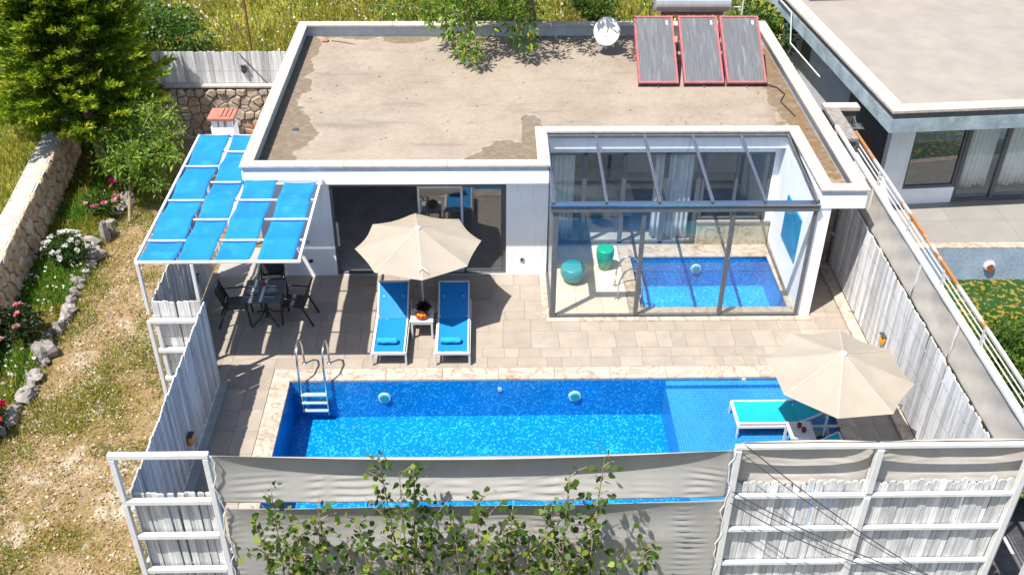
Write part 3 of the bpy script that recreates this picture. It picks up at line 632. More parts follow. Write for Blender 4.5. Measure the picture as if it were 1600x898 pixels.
# ================================================================== FENCES, FRAMES, SCREENS
def picket_mesh(i, h, top='flat', w=.112):
    b = MB(); x = w/2; t = .011; rg = random.Random(100+i); c = .012+.01*rg.random(); d = .012*(rg.random()-.5)
    if top == 'flat': poly = [(-x,0), (x,0), (x,h-c), (x-c,h+d), (-x+c,h-d), (-x,h-c)]
    else: poly = [(-x,0), (x,0), (x,h-.05), (x-.022,h-.008+d), (.012,h), (-.012,h), (-x+.022,h-.008-d), (-x,h-.05)]
    n = len(poly); b.add([(a,-t,c_) for a, c_ in poly]+[(a,t,c_) for a, c_ in poly], [tuple(range(n)), tuple(range(2*n-1, n-1, -1))]+[(i_, n+i_, n+(i_+1) % n, (i_+1) % n) for i_ in range(n)])
    return newmesh('picket', b, 'picket_wood')
def fence(root, a, c, z0, ztop, top='flat', w=.118, jit=.012, tilt=.012, seed=0, wj=0):
    rg = random.Random(seed); a, c = Vector(a), Vector(c); L = (c-a).length; n = round(L/w); d = (c-a)/n; rz = math.atan2(d.y, d.x)
    ms = [picket_mesh(seed*7+i, ztop-z0, top, L/n-.003) for i in range(5)]
    for i in range(n):
        p = a+d*(i+.5); h = rg.uniform(-jit, jit)
        o = inst('picket', ms[rg.randrange(5)], root, (p.x+rg.uniform(-.004, .004), p.y+rg.uniform(-.004, .004), z0), scale=(1+rg.uniform(-wj, wj), 1, 1+h/(ztop-z0)), rot=(rg.uniform(-.006, .006), rg.uniform(-tilt, tilt), rz))
def bars(root, name, items, w=.085, mat='white_steel'):
    for a, c in items: q = MB(); q.bar(a, c, w); part(name, q, mat, root, bevel=.008)

f1 = thing('picket_fence', 'weathered picket fence beside the dining table, under the blue pergola', 'fence', (-6.25, 17.3, 0), 'white picket fences')
fence(f1, (-6.25,15.42), (-6.25,19.2), .13, 2.0, seed=1)
bars(f1, 'rail', (((-6.29,15.42,.5), (-6.29,19.2,.5)), ((-6.29,15.42,1.6), (-6.29,19.2,1.6))), .05)
f2 = thing('picket_fence', 'short picket panel with white rails facing the pool, under the pergola front', 'fence', (-5.85, 15.36, -.4), 'white picket fences')
fence(f2, (-6.26,15.36), (-5.36,15.36), -.36, 2.0, seed=2, w=.115)
bars(f2, 'rail', (((-6.33,15.27,1.62), (-5.36,15.27,1.62)), ((-6.28,15.27,.93), (-5.36,15.27,.93)), ((-6.28,15.27,.25), (-5.36,15.27,.25))))
bars(f2, 'post', (((-6.35,15.30,-.4), (-6.35,15.30,1.60)), ((-6.20,15.29,-.4), (-6.20,15.29,1.58))), .075)
f3 = thing('picket_fence', 'long weathered picket fence between the pool and the dry yard', 'fence', (-5.28, 13, 0), 'white picket fences')
fence(f3, (-5.28,10.60), (-5.28,15.36), .13, 2.0, seed=3, wj=.0, tilt=.005)
bars(f3, 'rail', (((-5.32,10.60,.45), (-5.32,15.3,.45)), ((-5.32,10.60,1.6), (-5.32,15.3,1.6))), .05)
f4 = thing('picket_fence', 'picket panel in white steel frame at the near left corner of the yard', 'fence', (-4.65, 10.5, -1.9), 'white picket fences')
fence(f4, (-5.24,10.56), (-4.03,10.56), -1.85, 2.0, seed=4, w=.103)
bars(f4, 'post', (((-5.33,10.46,-1.9), (-5.33,10.46,1.90)), ((-5.33,10.46,1.96), (-5.33,10.46,2.80)), ((-4.02,10.46,-1.9), (-4.02,10.46,2.80))))
bars(f4, 'rail', (((-5.38,10.46,2.85), (-3.97,10.46,2.85)), ((-5.36,10.462,1.93), (-4.065,10.462,1.93)), ((-5.28,10.462,1.20), (-4.065,10.462,1.20)), ((-5.28,10.462,.44), (-4.065,10.462,.44)), ((-5.28,10.462,-.4), (-4.065,10.462,-.4))))
f5 = thing('picket_fence', 'round topped picket fence in white steel frame at the near right', 'fence', (5.6, 10.5, -1.9), 'white picket fences')
fence(f5, (3.57,10.53), (7.70,10.53), -1.85, 2.13, 'round', seed=5, w=.11, jit=.05, tilt=.0025)
bars(f5, 'post', (((3.51,10.46,-1.9), (3.51,10.46,2.855)), ((5.55,10.46,-1.9), (5.55,10.46,1.885)), ((5.55,10.46,1.975), (5.55,10.46,2.855)), ((7.76,10.46,-1.9), (7.76,10.46,2.855))), .10)
bars(f5, 'rail', (((3.46,10.46,2.905), (8.1,10.46,2.905)), ((3.562,10.461,1.91), (7.708,10.461,1.91)), ((3.562,10.461,1.20), (5.498,10.461,1.20)), ((5.602,10.461,1.20), (7.708,10.461,1.20)), ((3.562,10.461,.44), (5.498,10.461,.44)), ((5.602,10.461,.44), (7.708,10.461,.44))), .068)
f6 = thing('picket_fence', 'tall sunlit picket fence along the right side of the pool terrace', 'fence', (7.8, 15, 0), 'white picket fences')
fence(f6, (7.80,10.62), (7.80,19.38), .09, 2.0, seed=6, wj=.05, tilt=.014, jit=.02)
bars(f6, 'rail', (((7.84,10.62,.5), (7.84,19.3,.5)), ((7.84,10.62,1.6), (7.84,19.3,1.6))), .05)
bars(f6, 'post', tuple(((7.93,y,-.9), (7.93,y,2.70)) for y in (10.62,13.55,15.38,18.2,20.9)), .06)
bars(f6, 'top_rail', (((7.93,10.52,2.74), (7.93,21.0,2.74)),), .075)
f7 = thing('picket_fence', 'picket fence standing on the far stone wall behind the chimney', 'fence', (-7.3, 26.8, 1.25), 'white picket fences')
fence(f7, (-9.3,26.85), (-5.15,26.85), 1.29, 2.2, seed=7)
bars(f7, 'rail', (((-9.3,26.89,1.5), (-5.15,26.89,1.5)), ((-9.3,26.89,2.0), (-5.15,26.89,2.0))), .05)
bars(f7, 'stay', (((-6.2,26.80,1.30), (-6.9,26.80,2.2)),), .02, 'rusty_iron')

def wall_lamp(loc, ndir, label, lit):
    t = thing('wall_lamp', label, 'lamp', loc, 'half round garden lamps on the fences'); x, y, z = loc; n = Vector(ndir); s = Vector((-n.y, n.x, 0))
    q = MB(); q.bar((x,y,z), tuple(Vector(loc)+n*.02), .12, .20); part('back_plate', q, 'dark_metal', t)
    vs = []; fs = []
    for j in range(7):
        for i in range(9):
            a = PI*i/8; r = .085*math.sin(PI*(.18+.64*j/6))**.5; c_ = Vector(loc)+n*(.02+r*math.sin(a)*.9)+s*(r*math.cos(a))+Vector((0,0,-.11+.22*j/6)); vs.append(c_)
    for j in range(6):
        for i in range(8): fs.append((j*9+i, j*9+i+1, (j+1)*9+i+1, (j+1)*9+i))
    q = MB(); q.add(vs, fs); part('shade', q, lit, t, smooth=True)
    q = MB(); q.bar(tuple(Vector(loc)+n*.01+Vector((0,0,.105))), tuple(Vector(loc)+n*.10+Vector((0,0,.105))), .17, .012); part('hood', q, 'dark_metal', t)
wall_lamp((-5.265, 13.11, .66), (1,0,0), 'amber half round lamp on the fence between pool and yard', 'amber')
wall_lamp((-6.235, 17.8, .8), (1,0,0), 'dark half round lamp on the fence by the dining table', 'dark_metal')
wall_lamp((7.78, 15.73, .7), (-1,0,0), 'yellow half round lamp on the sunlit right fence', 'amber')
wall_lamp((-6.8, 26.83, 1.72), (0,-1,0), 'black lamp on the fence above the far stone wall', 'dark_metal')

# cloth screens
def cloth(name, fn, nu, nv, mat, label, loc, group='wind screens of beige cloth'):
    q = MB(); q.grid(fn, nu, nv); return tag(part(name, q, mat, None, smooth=True, loc=loc, solid=.004), label, 'screen', group)
def rip(x, z, a):    # horizontal puckers of the stretched cloth
    return a*(.6+.8*mnoise.noise((x*.8, z*2, 5)))*math.sin(z*52+2.6*mnoise.noise((x*1.6, z*3, 1)))*(.5+.5*math.sin(x*9+3*mnoise.noise((x*2, z, 8))))
def upper(u, v):
    x = -3.96+7.40*u; e = math.sin(PI*u)**.6; top = 2.86-.13*math.sin(PI*u); bot = 1.92-.035*math.sin(PI*u); z = bot+(top-bot)*v; t = 1-v
    return (x, 10.44+.205*e*math.sin(PI*min(1, t**.60))+rip(x, z, .017)*max(0, min(1, (t-.35)*4)), z)
cloth('privacy_screen', upper, 150, 40, 'screen_cloth', 'long sagging beige cloth band stretched along the near pool edge', (0, 10.44, 1.9))
def lower(u, v):
    x = -3.92+7.38*u; e = math.sin(PI*min(1, u))**.6; top = 1.79-.05*math.sin(PI*u)**.7+.06*u; z = -1.88+(top+1.88)*v; t = 1-v
    return (x, 10.45+.10*e*math.sin(PI*min(1, (t*4.4)**.8))*(t < .228)+.03*mnoise.noise((x*.7, z*.7, 2))+rip(x, z, .019)*min(1, t*9), z)
cloth('privacy_screen', lower, 150, 90, 'screen_cloth', 'large beige cloth hanging below the pool edge behind the leafy saplings', (0, 10.45, -1.9))
def rightc(x0, x1):
    def f(u, v):
        x = x0+(x1-x0)*u; z = 2.03+.85*v; t = 1-v
        return (x, 10.575+.17*math.sin(PI*u)**.5*math.sin(PI*min(1, t**.6))*(.9+.2*u)+rip(x, z, .010), z)
    return f
cloth('privacy_screen', rightc(3.58, 5.52), 60, 30, 'pale_screen', 'beige cloth above the pickets, left half of the near right frame', (4.5, 10.53, 2))
cloth('privacy_screen', rightc(5.58, 8.0), 70, 30, 'pale_screen', 'beige cloth above the pickets, right half of the near right frame', (6.8, 10.53, 2))
def sidec(y0, y1):
    def f(u, v):
        y = y0+(y1-y0)*u; z = 1.93+.80*v; return (7.875+.05*v+.03*math.sin(PI*u)*math.sin(PI*v)+.010*mnoise.noise((y*2.5, z*1.2+y*2, 4))+.006*math.sin(9*y+14*z), y, z)
    return f
cloth('privacy_screen', sidec(10.62, 13.52), 60, 14, 'pale_screen', 'beige cloth on the right fence nearest the viewer', (7.88, 12, 1.93))
cloth('privacy_screen', sidec(13.57, 15.36), 40, 14, 'pale_screen', 'beige cloth on the right fence, middle length behind the parasol', (7.88, 14.5, 1.93))
cloth('privacy_screen', sidec(15.40, 18.7), 60, 14, 'pale_screen', 'beige cloth on the right fence nearest the villa', (7.88, 17, 1.93))
for k, (x, ph, lab) in enumerate(((-3.93, 0, 'pale rope lacing the cloth to the left steel post'), (3.44, 2, 'pale rope lacing the cloth to the steel post of the right frame'))):
    q = MB(); q.tube([(x+.035*math.sin(i*.9+ph)+.02*math.sin(i*2.3), 10.41, 2.86-i*.12) for i in range(38)], .011, 6); tag(part('rope', q, 'rope', None, loc=(x, 10.41, -1.7)), lab, 'rope')
# overhead cables across the near right frame
for k, (a, c, s, lab) in enumerate((((3.5,10.2,3.2), (6.5,9.7,.95), .10, 'black cable sagging across the near right fence, uppermost at the post'), ((3.5,10.2,3.02), (6.55,9.7,.9), .12, 'thin black cable just below the uppermost one'),
        ((3.45,10.2,2.28), (6.6,9.7,.85), .13, 'black cable crossing the rail of the near right fence, upper of three'), ((3.45,10.2,2.18), (6.65,9.7,.8), .16, 'black cable crossing the near right fence, middle of the lower three'), ((3.45,10.2,2.05), (6.4,9.7,.85), .18, 'black cable crossing the near right fence, lowest of all'))):
    A, C = Vector(a), Vector(c); q = MB(); q.tube([A.lerp(C, t/16)+Vector((0,0,-s*4*(t/16)*(1-t/16))) for t in range(17)], .006 if k % 2 else .008, 6)
    tag(part('cable', q, 'cable', None, loc=a), lab, 'cable', 'overhead cables at the near right')
# ------------------------------------------------------------------ pergola
pg = thing('pergola', 'white steel pergola with woven bright blue fabric strips over the dining corner', 'pergola', (-5, 17, 0))
PZ = 2.80
bars(pg, 'post', (((-6.37,15.45,1.66), (-6.37,15.45,PZ)), ((-5.40,15.46,-.03), (-5.40,15.46,PZ-.04)), ((-6.42,20.5,-.4), (-6.42,20.5,PZ)), ((-5.1,20.5,-.4), (-5.1,20.5,PZ))), .065)
bars(pg, 'beam', (((-6.41,15.45,PZ), (-3.42,15.45,PZ)), ((-6.41,15.49,PZ), (-6.41,20.54,PZ)), ((-3.46,15.49,PZ), (-3.46,18.53,PZ)), ((-6.37,20.5,PZ), (-5.08,20.5,PZ)), ((-5.03,18.47,PZ), (-3.50,18.47,PZ))), .05)
RODS = [16.18, 16.93, 17.67, 18.40, 19.09, 19.75]
for y in RODS:
    q = MB(); q.bar((-6.37,y,PZ), (-3.50 if y < 18.3 else -5.08,y,PZ), .03); part('rod', q, 'white_steel', pg)
def strip(x0, x1, y0, y1, par):
    def f(u, v):
        y = y0+(y1-y0)*v; i = max(0, sum(1 for r in RODS if r <= y)-1); pts = [15.45]+RODS+[20.5]; zs = [.045]+[(-.036 if (k+par) % 2 == 0 else .042) for k in range(len(RODS))]+[.045]
        for k in range(len(pts)-1):
            if pts[k] <= y <= pts[k+1]:
                t = (y-pts[k])/(pts[k+1]-pts[k]); sg = zs[k]+(zs[k+1]-zs[k])*t-.03*math.sin(PI*t); break
        cu = .0
        return (x0+cu*(1-2*u)*2+(x1-x0)*u, y, PZ+sg-.018*math.sin(PI*u)-.03*(1-min(1, v*9))*math.sin(PI*u)+.008*mnoise.noise((x0*3+u*2, y*2.2, 0)))
    q = MB(); q.grid(f, 10, 60); part('fabric_strip', q, 'sky_fabric', pg, smooth=True, solid=.004)
strip(-6.36, -5.71, 15.47, 20.48, 0); strip(-5.65, -5.05, 15.47, 20.48, 1); strip(-4.99, -4.35, 15.47, 18.45, 0); strip(-4.21, -3.56, 15.47, 18.45, 1)
# ================================================================== FURNITURE
def parasol(loc, za, Rr, label, ph, lean=(0,0)):
    t = thing('parasol', label, 'parasol', loc, 'cream parasols'); x0, y0, z0 = loc; H = Vector((x0+lean[0], y0+lean[1], za)); drop = .40
    vs = []; fs = []; NR, NS = 8, 5; N = 8*NS
    for i in range(NR+1):
        f = i/NR; rr = .03+(Rr-.03)*f
        for k in range(N):
            a = 2*PI*k/N+ph; s = (k % NS)/NS; chord = math.cos(PI/8)/math.cos((s-.5)*PI/4); c_ = chord*(1-.035*math.sin(PI*s)*f)
            sag = -.035*math.sin(PI*s)*f-.05*math.sin(PI*f)*.6
            vs.append((H.x+rr*c_*math.cos(a), H.y+rr*c_*math.sin(a), H.z-drop*f*(.85+.15*f)+sag+.006*mnoise.noise((a*5, f*4, ph))))
    for i in range(NR):
        for k in range(N): fs.append((i*N+k, i*N+(k+1) % N, (i+1)*N+(k+1) % N, (i+1)*N+k))
    q = MB(); q.add(vs, fs); cano = part('canopy', q, 'cream_canvas', t, solid=.004)
    for k in range(8):
        a = 2*PI*k/8+ph; d = Vector((math.cos(a), math.sin(a), 0))
        sd_ = Vector((-d.y, d.x, 0))*.009; ln = [H+d*(.03+(Rr-.03)*f)+Vector((0,0,-drop*f*(.85+.15*f)-.03*math.sin(PI*f)+.006)) for f in [i/8 for i in range(9)]]
        q = MB(); q.add([p-sd_ for p in ln]+[p+sd_ for p in ln], [(i, i+1, i+10, i+9) for i in range(8)]); part('seam', q, 'seam_canvas', cano)
        q = MB(); q.tube([H+d*.05-Vector((0,0,.06)), H+d*Rr*.97-Vector((0,0,drop+.03))], .008, 6); part('rib', q, 'steel', t)
        q = MB(); q.tube([H-Vector((0,0,.55)), H+d*Rr*.5-Vector((0,0,drop*.5+.06))], .006, 6); part('strut', q, 'steel', t)
    q = MB(); q.lathe((H.x, H.y, H.z), [(.07,-.02), (.065,.02), (.03,.045), (.012,.05)], 16); part('finial', q, 'white_plastic', t)
    q = MB(); q.tube([(x0,y0,z0+.04), tuple(H-Vector((0,0,.01)))], .022, 12); part('pole', q, 'white_steel', t)
    q = MB(); q.lathe((x0,y0,z0), [(.33,0), (.33,.055), (.30,.07)], 8, PI/8); ba = part('base', q, 'base_slab', t)
    q = MB(); q.lathe((x0,y0,z0), [(.13,.07), (.12,.10), (.04,.13), (.035,.30)], 18); part('base_socket', q, 'black_plastic', ba)
    return t
P1 = parasol((-1.43, 17.76, 0), 2.17, 1.29, 'cream octagonal parasol between the two blue loungers', .11, (-.03, -.16))
q = MB(); q.tube([(-1.36,16.55,1.95), (-1.40,16.5,1.85), (-1.38,16.42,1.72)], .008, 5); q.tube([(-1.36,16.56,1.95), (-1.22,16.46,1.88)], .007, 5); part('tie_cord', q, 'white_plastic', P1)
P2 = parasol((6.12, 13.70, -.165), 2.12, 1.25, 'cream octagonal parasol over the shallow pool shelf', -.29, (-.08, -.18))

def lounger(label, mesh, loc, rz, lift=.55, ll=1.14, bl=.83, group='sun loungers'):
    t = thing('sun_lounger', label, 'sun lounger', (0,0,0), group); w = .34; ca, sa = math.cos(lift), math.sin(lift)
    for s in (-1, 1):
        q = MB(); q.bar((s*w,.0,.27), (s*w,1.86,.27), .035, .055); q.bar((s*w,.0,.0), (s*w,.0,.30), .04); part('side_frame', q, 'white_plastic', t, bevel=.006)
        q = MB(); q.bar((s*w,1.72,.0), (s*w,1.66,.27), .04); part('leg', q, 'white_plastic', t)
        q = MB(); q.bar((s*.31,.02,.33), (s*.31,ll,.33), .03, .035); q.bar((s*.31,ll,.33), (s*.31,ll+bl*ca,.33+bl*sa), .03, .035); part('sling_rail', q, 'white_plastic', t)
        q = MB(); q.bar((s*.27,ll+.02,.36), (s*.335,ll+.02,.36), .03, .02); part('hinge', q, 'white_plastic', t)
    for A_, B_, w_ in (((-.34,.0,.30), (.34,.0,.30), .05), ((-.33,.30,.24), (.33,.30,.24), .03), ((-.33,1.4,.24), (.33,1.4,.24), .03), ((-.31,ll+bl*ca,.33+bl*sa), (.31,ll+bl*ca,.33+bl*sa), .03)): q = MB(); q.bar(A_, B_, w_); part('cross_bar', q, 'white_plastic', t)
    q = MB(); q.bar((-.2,ll+bl*ca*.6,.33+bl*sa*.6), (-.2,1.7,.27), .025); q.bar((.2,ll+bl*ca*.6,.33+bl*sa*.6), (.2,1.7,.27), .025); part('back_prop', q, 'white_plastic', t)
    def seat(u, v): return (-.296+.592*u, .02+(ll-.03)*v, .338-.022*math.sin(PI*u)-.012*math.sin(PI*v))
    q = MB(); q.grid(seat, 10, 16); part('seat_sling', q, mesh, t, smooth=True)
    def back(u, v): d = bl*v; return (-.296+.592*u, ll+d*ca+.02*sa*math.sin(PI*u)*0, .338+d*sa-.022*math.sin(PI*u))
    q = MB(); q.grid(back, 10, 12); part('back_sling', q, mesh, t, smooth=True)
    t.location = loc; t.rotation_euler = (0,0,rz); return t
lounger('bright blue sling lounger in white frame, half in sun, left of the parasol', 'lounger_mesh', (-2.03,15.90,0), 0)
lounger('bright blue sling lounger in white frame shaded by the parasol, right of the side table', 'lounger_mesh', (-.76,15.89,0), 0)
lounger('turquoise sling lounger standing in the shallow pool shelf beside the small table', 'turquoise_mesh', (4.58,14.23,-.17), -PI/2)
lounger('turquoise sling lounger mostly hidden behind the near cloth frame', 'turquoise_mesh', (4.36,12.86,-.17), -PI/2, .62, 1.14, .80)
for x, lab in ((-2.03, 'rolled light blue towel on the foot of the lounger left of the parasol'), (-.76, 'rolled light blue towel on the foot of the lounger right of the side table')):
    q = MB(); vs = []; 
    for j in range(13):
        xx = -.2+.40*j/12
        for k in range(16):
            a = 2*PI*k/16; r = .062*(1+.05*math.sin(3*a+j)+.03*math.sin(j*2.1)); vs.append((x-.04+xx, 16.20+r*1.1*math.cos(a), .388+r*math.sin(a)))
    q.add(vs, [(j*16+k, j*16+(k+1) % 16, (j+1)*16+(k+1) % 16, (j+1)*16+k) for j in range(12) for k in range(16)]+[tuple(range(15,-1,-1)), tuple(range(192,208))])
    tag(part('towel', q, 'towel', None, smooth=True, loc=(x-.04,16.2,.33)), lab, 'towel', 'rolled towels on the loungers')
def side_table(c, h, label, sz=.47, z0=0):
    t = thing('side_table', label, 'side table', (c[0],c[1],z0), 'white side tables'); x, y = c; s = sz/2
    for i in range(6):
        a = y-s+sz*i/6; q = MB(); q.box(x-s,x+s,a+.003,a+sz/6-.003,z0+h-.025,z0+h); part('slat', q, 'white_plastic', t)
    q = MB(); q.box(x-s+.01,x+s-.01,y-s+.01,y-s+.04,z0+h-.075,z0+h-.027); q.box(x-s+.01,x+s-.01,y+s-.04,y+s-.01,z0+h-.075,z0+h-.027); q.box(x-s+.01,x-s+.04,y-s+.042,y+s-.042,z0+h-.075,z0+h-.027); q.box(x+s-.04,x+s-.01,y-s+.042,y+s-.042,z0+h-.075,z0+h-.027); part('apron', q, 'white_plastic', t)
    for i in (-1, 1):
        for j in (-1, 1): q = MB(); q.bar((x+i*(s-.03),y+j*(s-.03),z0), (x+i*(s-.03),y+j*(s-.03),z0+h-.028), .04); part('leg', q, 'white_plastic', t)
side_table((-1.41, 16.97), .45, 'white slatted side table with a fruit bowl between the blue loungers')
side_table((5.60, 13.50), .55, 'white slatted side table standing in the shallow pool beside the turquoise lounger', .45, -.17)
bw = thing('fruit_bowl', 'shallow brown bowl of oranges on the white side table', 'bowl', (-1.41, 16.9, .45))
q = MB(); q.lathe((-1.41,16.9,.45), [(.05,.002), (.06,.012), (.135,.055), (.145,.062), (.13,.058), (.05,.02)], 24); part('dish', q, 'bowl', bw, smooth=True)
def ball(c, r, n=10):
    return [(r*math.sin(PI*i/n)+1e-4, -r*math.cos(PI*i/n)) for i in range(n+1)]
for dx, dy in ((-.065,-.02), (.06,-.03), (.0,.05), (-.005,-.06)): q = MB(); q.lathe((-1.41+dx,16.9+dy,.45+.075), ball(0, .042), 14); o = tag(part('orange', q, 'orange_skin', None, smooth=True, loc=(-1.41+dx,16.9+dy,.485)), 'small orange lying in the brown fruit bowl', 'fruit', 'oranges in the bowl')
pp = thing('potted_plant', 'small dark leafy plant standing behind the fruit bowl', 'plant', (-1.39, 17.1, .45))
q = MB(); q.lathe((-1.39,17.1,.45), [(.05,.0), (.065,.09), (.06,.09)], 14); part('pot', q, 'black_plastic', pp)
n = 160; D = RNG.normal(size=(n,3)); D[:,2] = np.abs(D[:,2])*.8; C = np.array([-1.39,17.1,.55])+unit(D)*.03; V, tt = leaves(C, D, .09+.07*RNG.random(n), .28, tints(n, (.035,.05,.03), .4, (.10,.03,.04), .2)); npmesh('foliage', V, 4, tt, 'leaf', pp)
def cup(name, c, r, h, mat, label, cat, group):
    q = MB(); q.lathe(c, [(r*.6,0), (r,h*.4), (r*.95,h), (r*.8,h-.004), (r*.8,h*.6)], 16); return tag(part(name, q, mat, None, smooth=True, loc=c), label, cat, group)
cup('wine_glass', (5.585,13.57,.38), .042, .09, 'wine', 'small dark red glass on the table in the pool, nearer the turquoise lounger', 'glass', 'red glasses on the pool table')
cup('wine_glass', (5.635,13.45,.38), .042, .09, 'wine', 'small dark red glass on the table in the pool, nearer the parasol pole', 'glass', 'red glasses on the pool table')
# dining set
dt = thing('dining_table', 'dark square dining table on a black pedestal under the pergola', 'table', (-4.72, 17.45, 0))
q = MB(); q.box(-5.13,-4.31,17.04,17.86,.725,.755); part('top', q, 'table_top', dt, bevel=.006)
q = MB(); q.tube([(-4.72,17.45,.08), (-4.72,17.45,.725)], .032, 12); q.box(-4.9,-4.54,17.3,17.6,.70,.7245); part('column', q, 'black_plastic', dt)
for k in range(4):
    a = PI/4+k*PI/2; d = Vector((math.cos(a), math.sin(a), 0)); q = MB(); q.tube([Vector((-4.72,17.45,.30))+d*.03, Vector((-4.72,17.45,.16))+d*.14, Vector((-4.72,17.45,.07))+d*.30, Vector((-4.72,17.45,.02))+d*.40], .017, 8); part('foot', q, 'black_plastic', dt)
rn = MB(); rn.box(-4.755,-4.695,17.05,17.85,.757,.760); tag(part('table_runner', rn, 'white_plastic', None, loc=(-4.72,17.45,.756)), 'narrow pale strip lying across the middle of the dark dining table', 'table runner')
for dx, lab in ((-.22, 'dark plate on the left half of the dining table'), (.17, 'dark plate on the right half of the dining table')):
    q = MB(); q.lathe((-4.72+dx,17.42,.757), [(.08,0), (.125,.016), (.13,.020), (.12,.018), (.07,.006)], 28); q.lathe((-4.72+dx,17.42,.766), [(.05,.0), (.085,.035), (.08,.036), (.04,.01)], 22)
    tag(part('plate', q, 'ceramic', None, smooth=True, loc=(-4.72+dx,17.42,.757)), lab, 'plate', 'plates on the dining table')
    for k, (ox, oy) in enumerate(((-.05,-.21), (-.05,.19))): q = MB(); q.box(-4.72+dx+ox-.09,-4.72+dx+ox+.13,17.42+oy-.012,17.42+oy+.012,.757,.762); tag(part('cutlery', q, 'steel', None, loc=(-4.72+dx,17.42+oy,.757)), 'metal cutlery %s the %s plate on the dining table' % (('in front of', 'behind')[k], 'left' if dx < 0 else 'right'), 'cutlery', 'cutlery on the dining table')
q = MB(); q.lathe((-4.73,17.63,.76), [(.015,.0), (.04,.03), (.038,.07), (.015,.085)], 14); tag(part('flower', q, 'red_flower', None, smooth=True, loc=(-4.73,17.63,.76)), 'dark red flower head in the middle of the dining table', 'flower')
def chair(label, loc, rz):
    t = thing('dining_chair', label, 'chair', (0,0,0), 'black dining chairs'); m = 'black_plastic'
    q = MB(); q.grid(lambda u, v: (-.23+.46*u, -.24+.46*v, .45-.015*math.sin(PI*u)-.01*v), 6, 6); part('seat', q, m, t, solid=.02)
    q = MB(); q.grid(lambda u, v: (-.22+.44*u, .23+.11*v+.025*math.sin(PI*u), .50+.40*v), 6, 6); part('backrest', q, m, t, solid=.015, smooth=True)
    for s in (-1, 1):
        q = MB(); q.bar((s*.245,-.26,0), (s*.245,-.22,.66), .032); part('leg', q, m, t)
        q = MB(); q.bar((s*.245,.40,0), (s*.245,.20,.46), .032); q.bar((s*.245,.20,.46), (s*.235,.35,.92), .03); part('leg', q, m, t)
        q = MB(); q.tube([(s*.25,-.24,.64), (s*.25,-.2,.67), (s*.255,0,.67), (s*.25,.27,.66)], .018, 8); part('armrest', q, m, t)
    for A_, B_ in (((-.24,.35,.91), (.24,.35,.91)), ((-.24,-.22,.43), (.24,-.22,.43)), ((-.24,.21,.43), (.24,.21,.43))): q = MB(); q.bar(A_, B_, .03); part('cross_bar', q, m, t)
    t.location = loc; t.rotation_euler = (0,0,rz)
# local +y is the back of the chair
chair('black armchair on the fence side of the dining table', (-5.32,17.45,0), PI/2+.12)
chair('black armchair on the lounger side of the dining table', (-4.10,17.50,0), -PI/2-.10)
chair('black armchair behind the dining table, backed to the villa wall', (-4.70,18.15,0), .05)
# pool ladders
def ladder(x0, x1, ye, ybk, dz, label, steps, axis='y'):
    t = thing('pool_ladder', label, 'pool ladder', (0,0,0), 'steel pool ladders')
    for x in (x0, x1):
        q = MB(); q.tube([(x,ybk,0), (x,ybk-.02,.45), (x,ybk-.12,.70), (x,(ybk+ye)/2,.80), (x,ye+.02,.70), (x,ye-.06,.40), (x,ye-.06,-dz)], .021, 10); ra = part('handrail', q, 'steel', t, smooth=True)
        q = MB(); q.lathe((x,ybk,0.0), [(.05,.0), (.05,.012), (.03,.03)], 14); part('flange', q, 'steel', ra)
    for k in range(steps): q = MB(); q.box(x0,x1,ye-.12,ye-.03,-.28-.20*k,-.25-.20*k); part('tread', q, 'white_plastic', t)
    return t
ladder(-3.74, -3.24, 15.40, 15.98, .8, 'steel pool ladder at the far left corner of the main pool', 3)
t = ladder(-.25, .25, .0, .48, .75, 'steel pool ladder at the left end of the indoor pool', 2); t.location = (3.26, 18.37, 0); t.rotation_euler = (0,0,PI/2)
# poufs in the pool room
def pouf(name, c, prof, mat, label):
    q = MB(); q.lathe(c, prof, 32); return tag(part(name, q, mat, None, smooth=True, loc=c), label, 'stool', 'plastic stools in the pool room')
pouf('stool', (1.86,18.85,.01), [(.14,0), (.22,.06), (.27,.16), (.285,.27), (.27,.36), (.24,.39), (.10,.385), (.0005,.38)], 'teal_plastic', 'round squat teal stool inside the glass room by its left corner')
pouf('stool', (2.62,19.35,.01), [(.12,0), (.14,.02), (.20,.35), (.205,.50), (.195,.53), (.17,.535), (.0005,.53)], 'green_plastic', 'tall green tapered stool inside the glass room near the pool ladder')

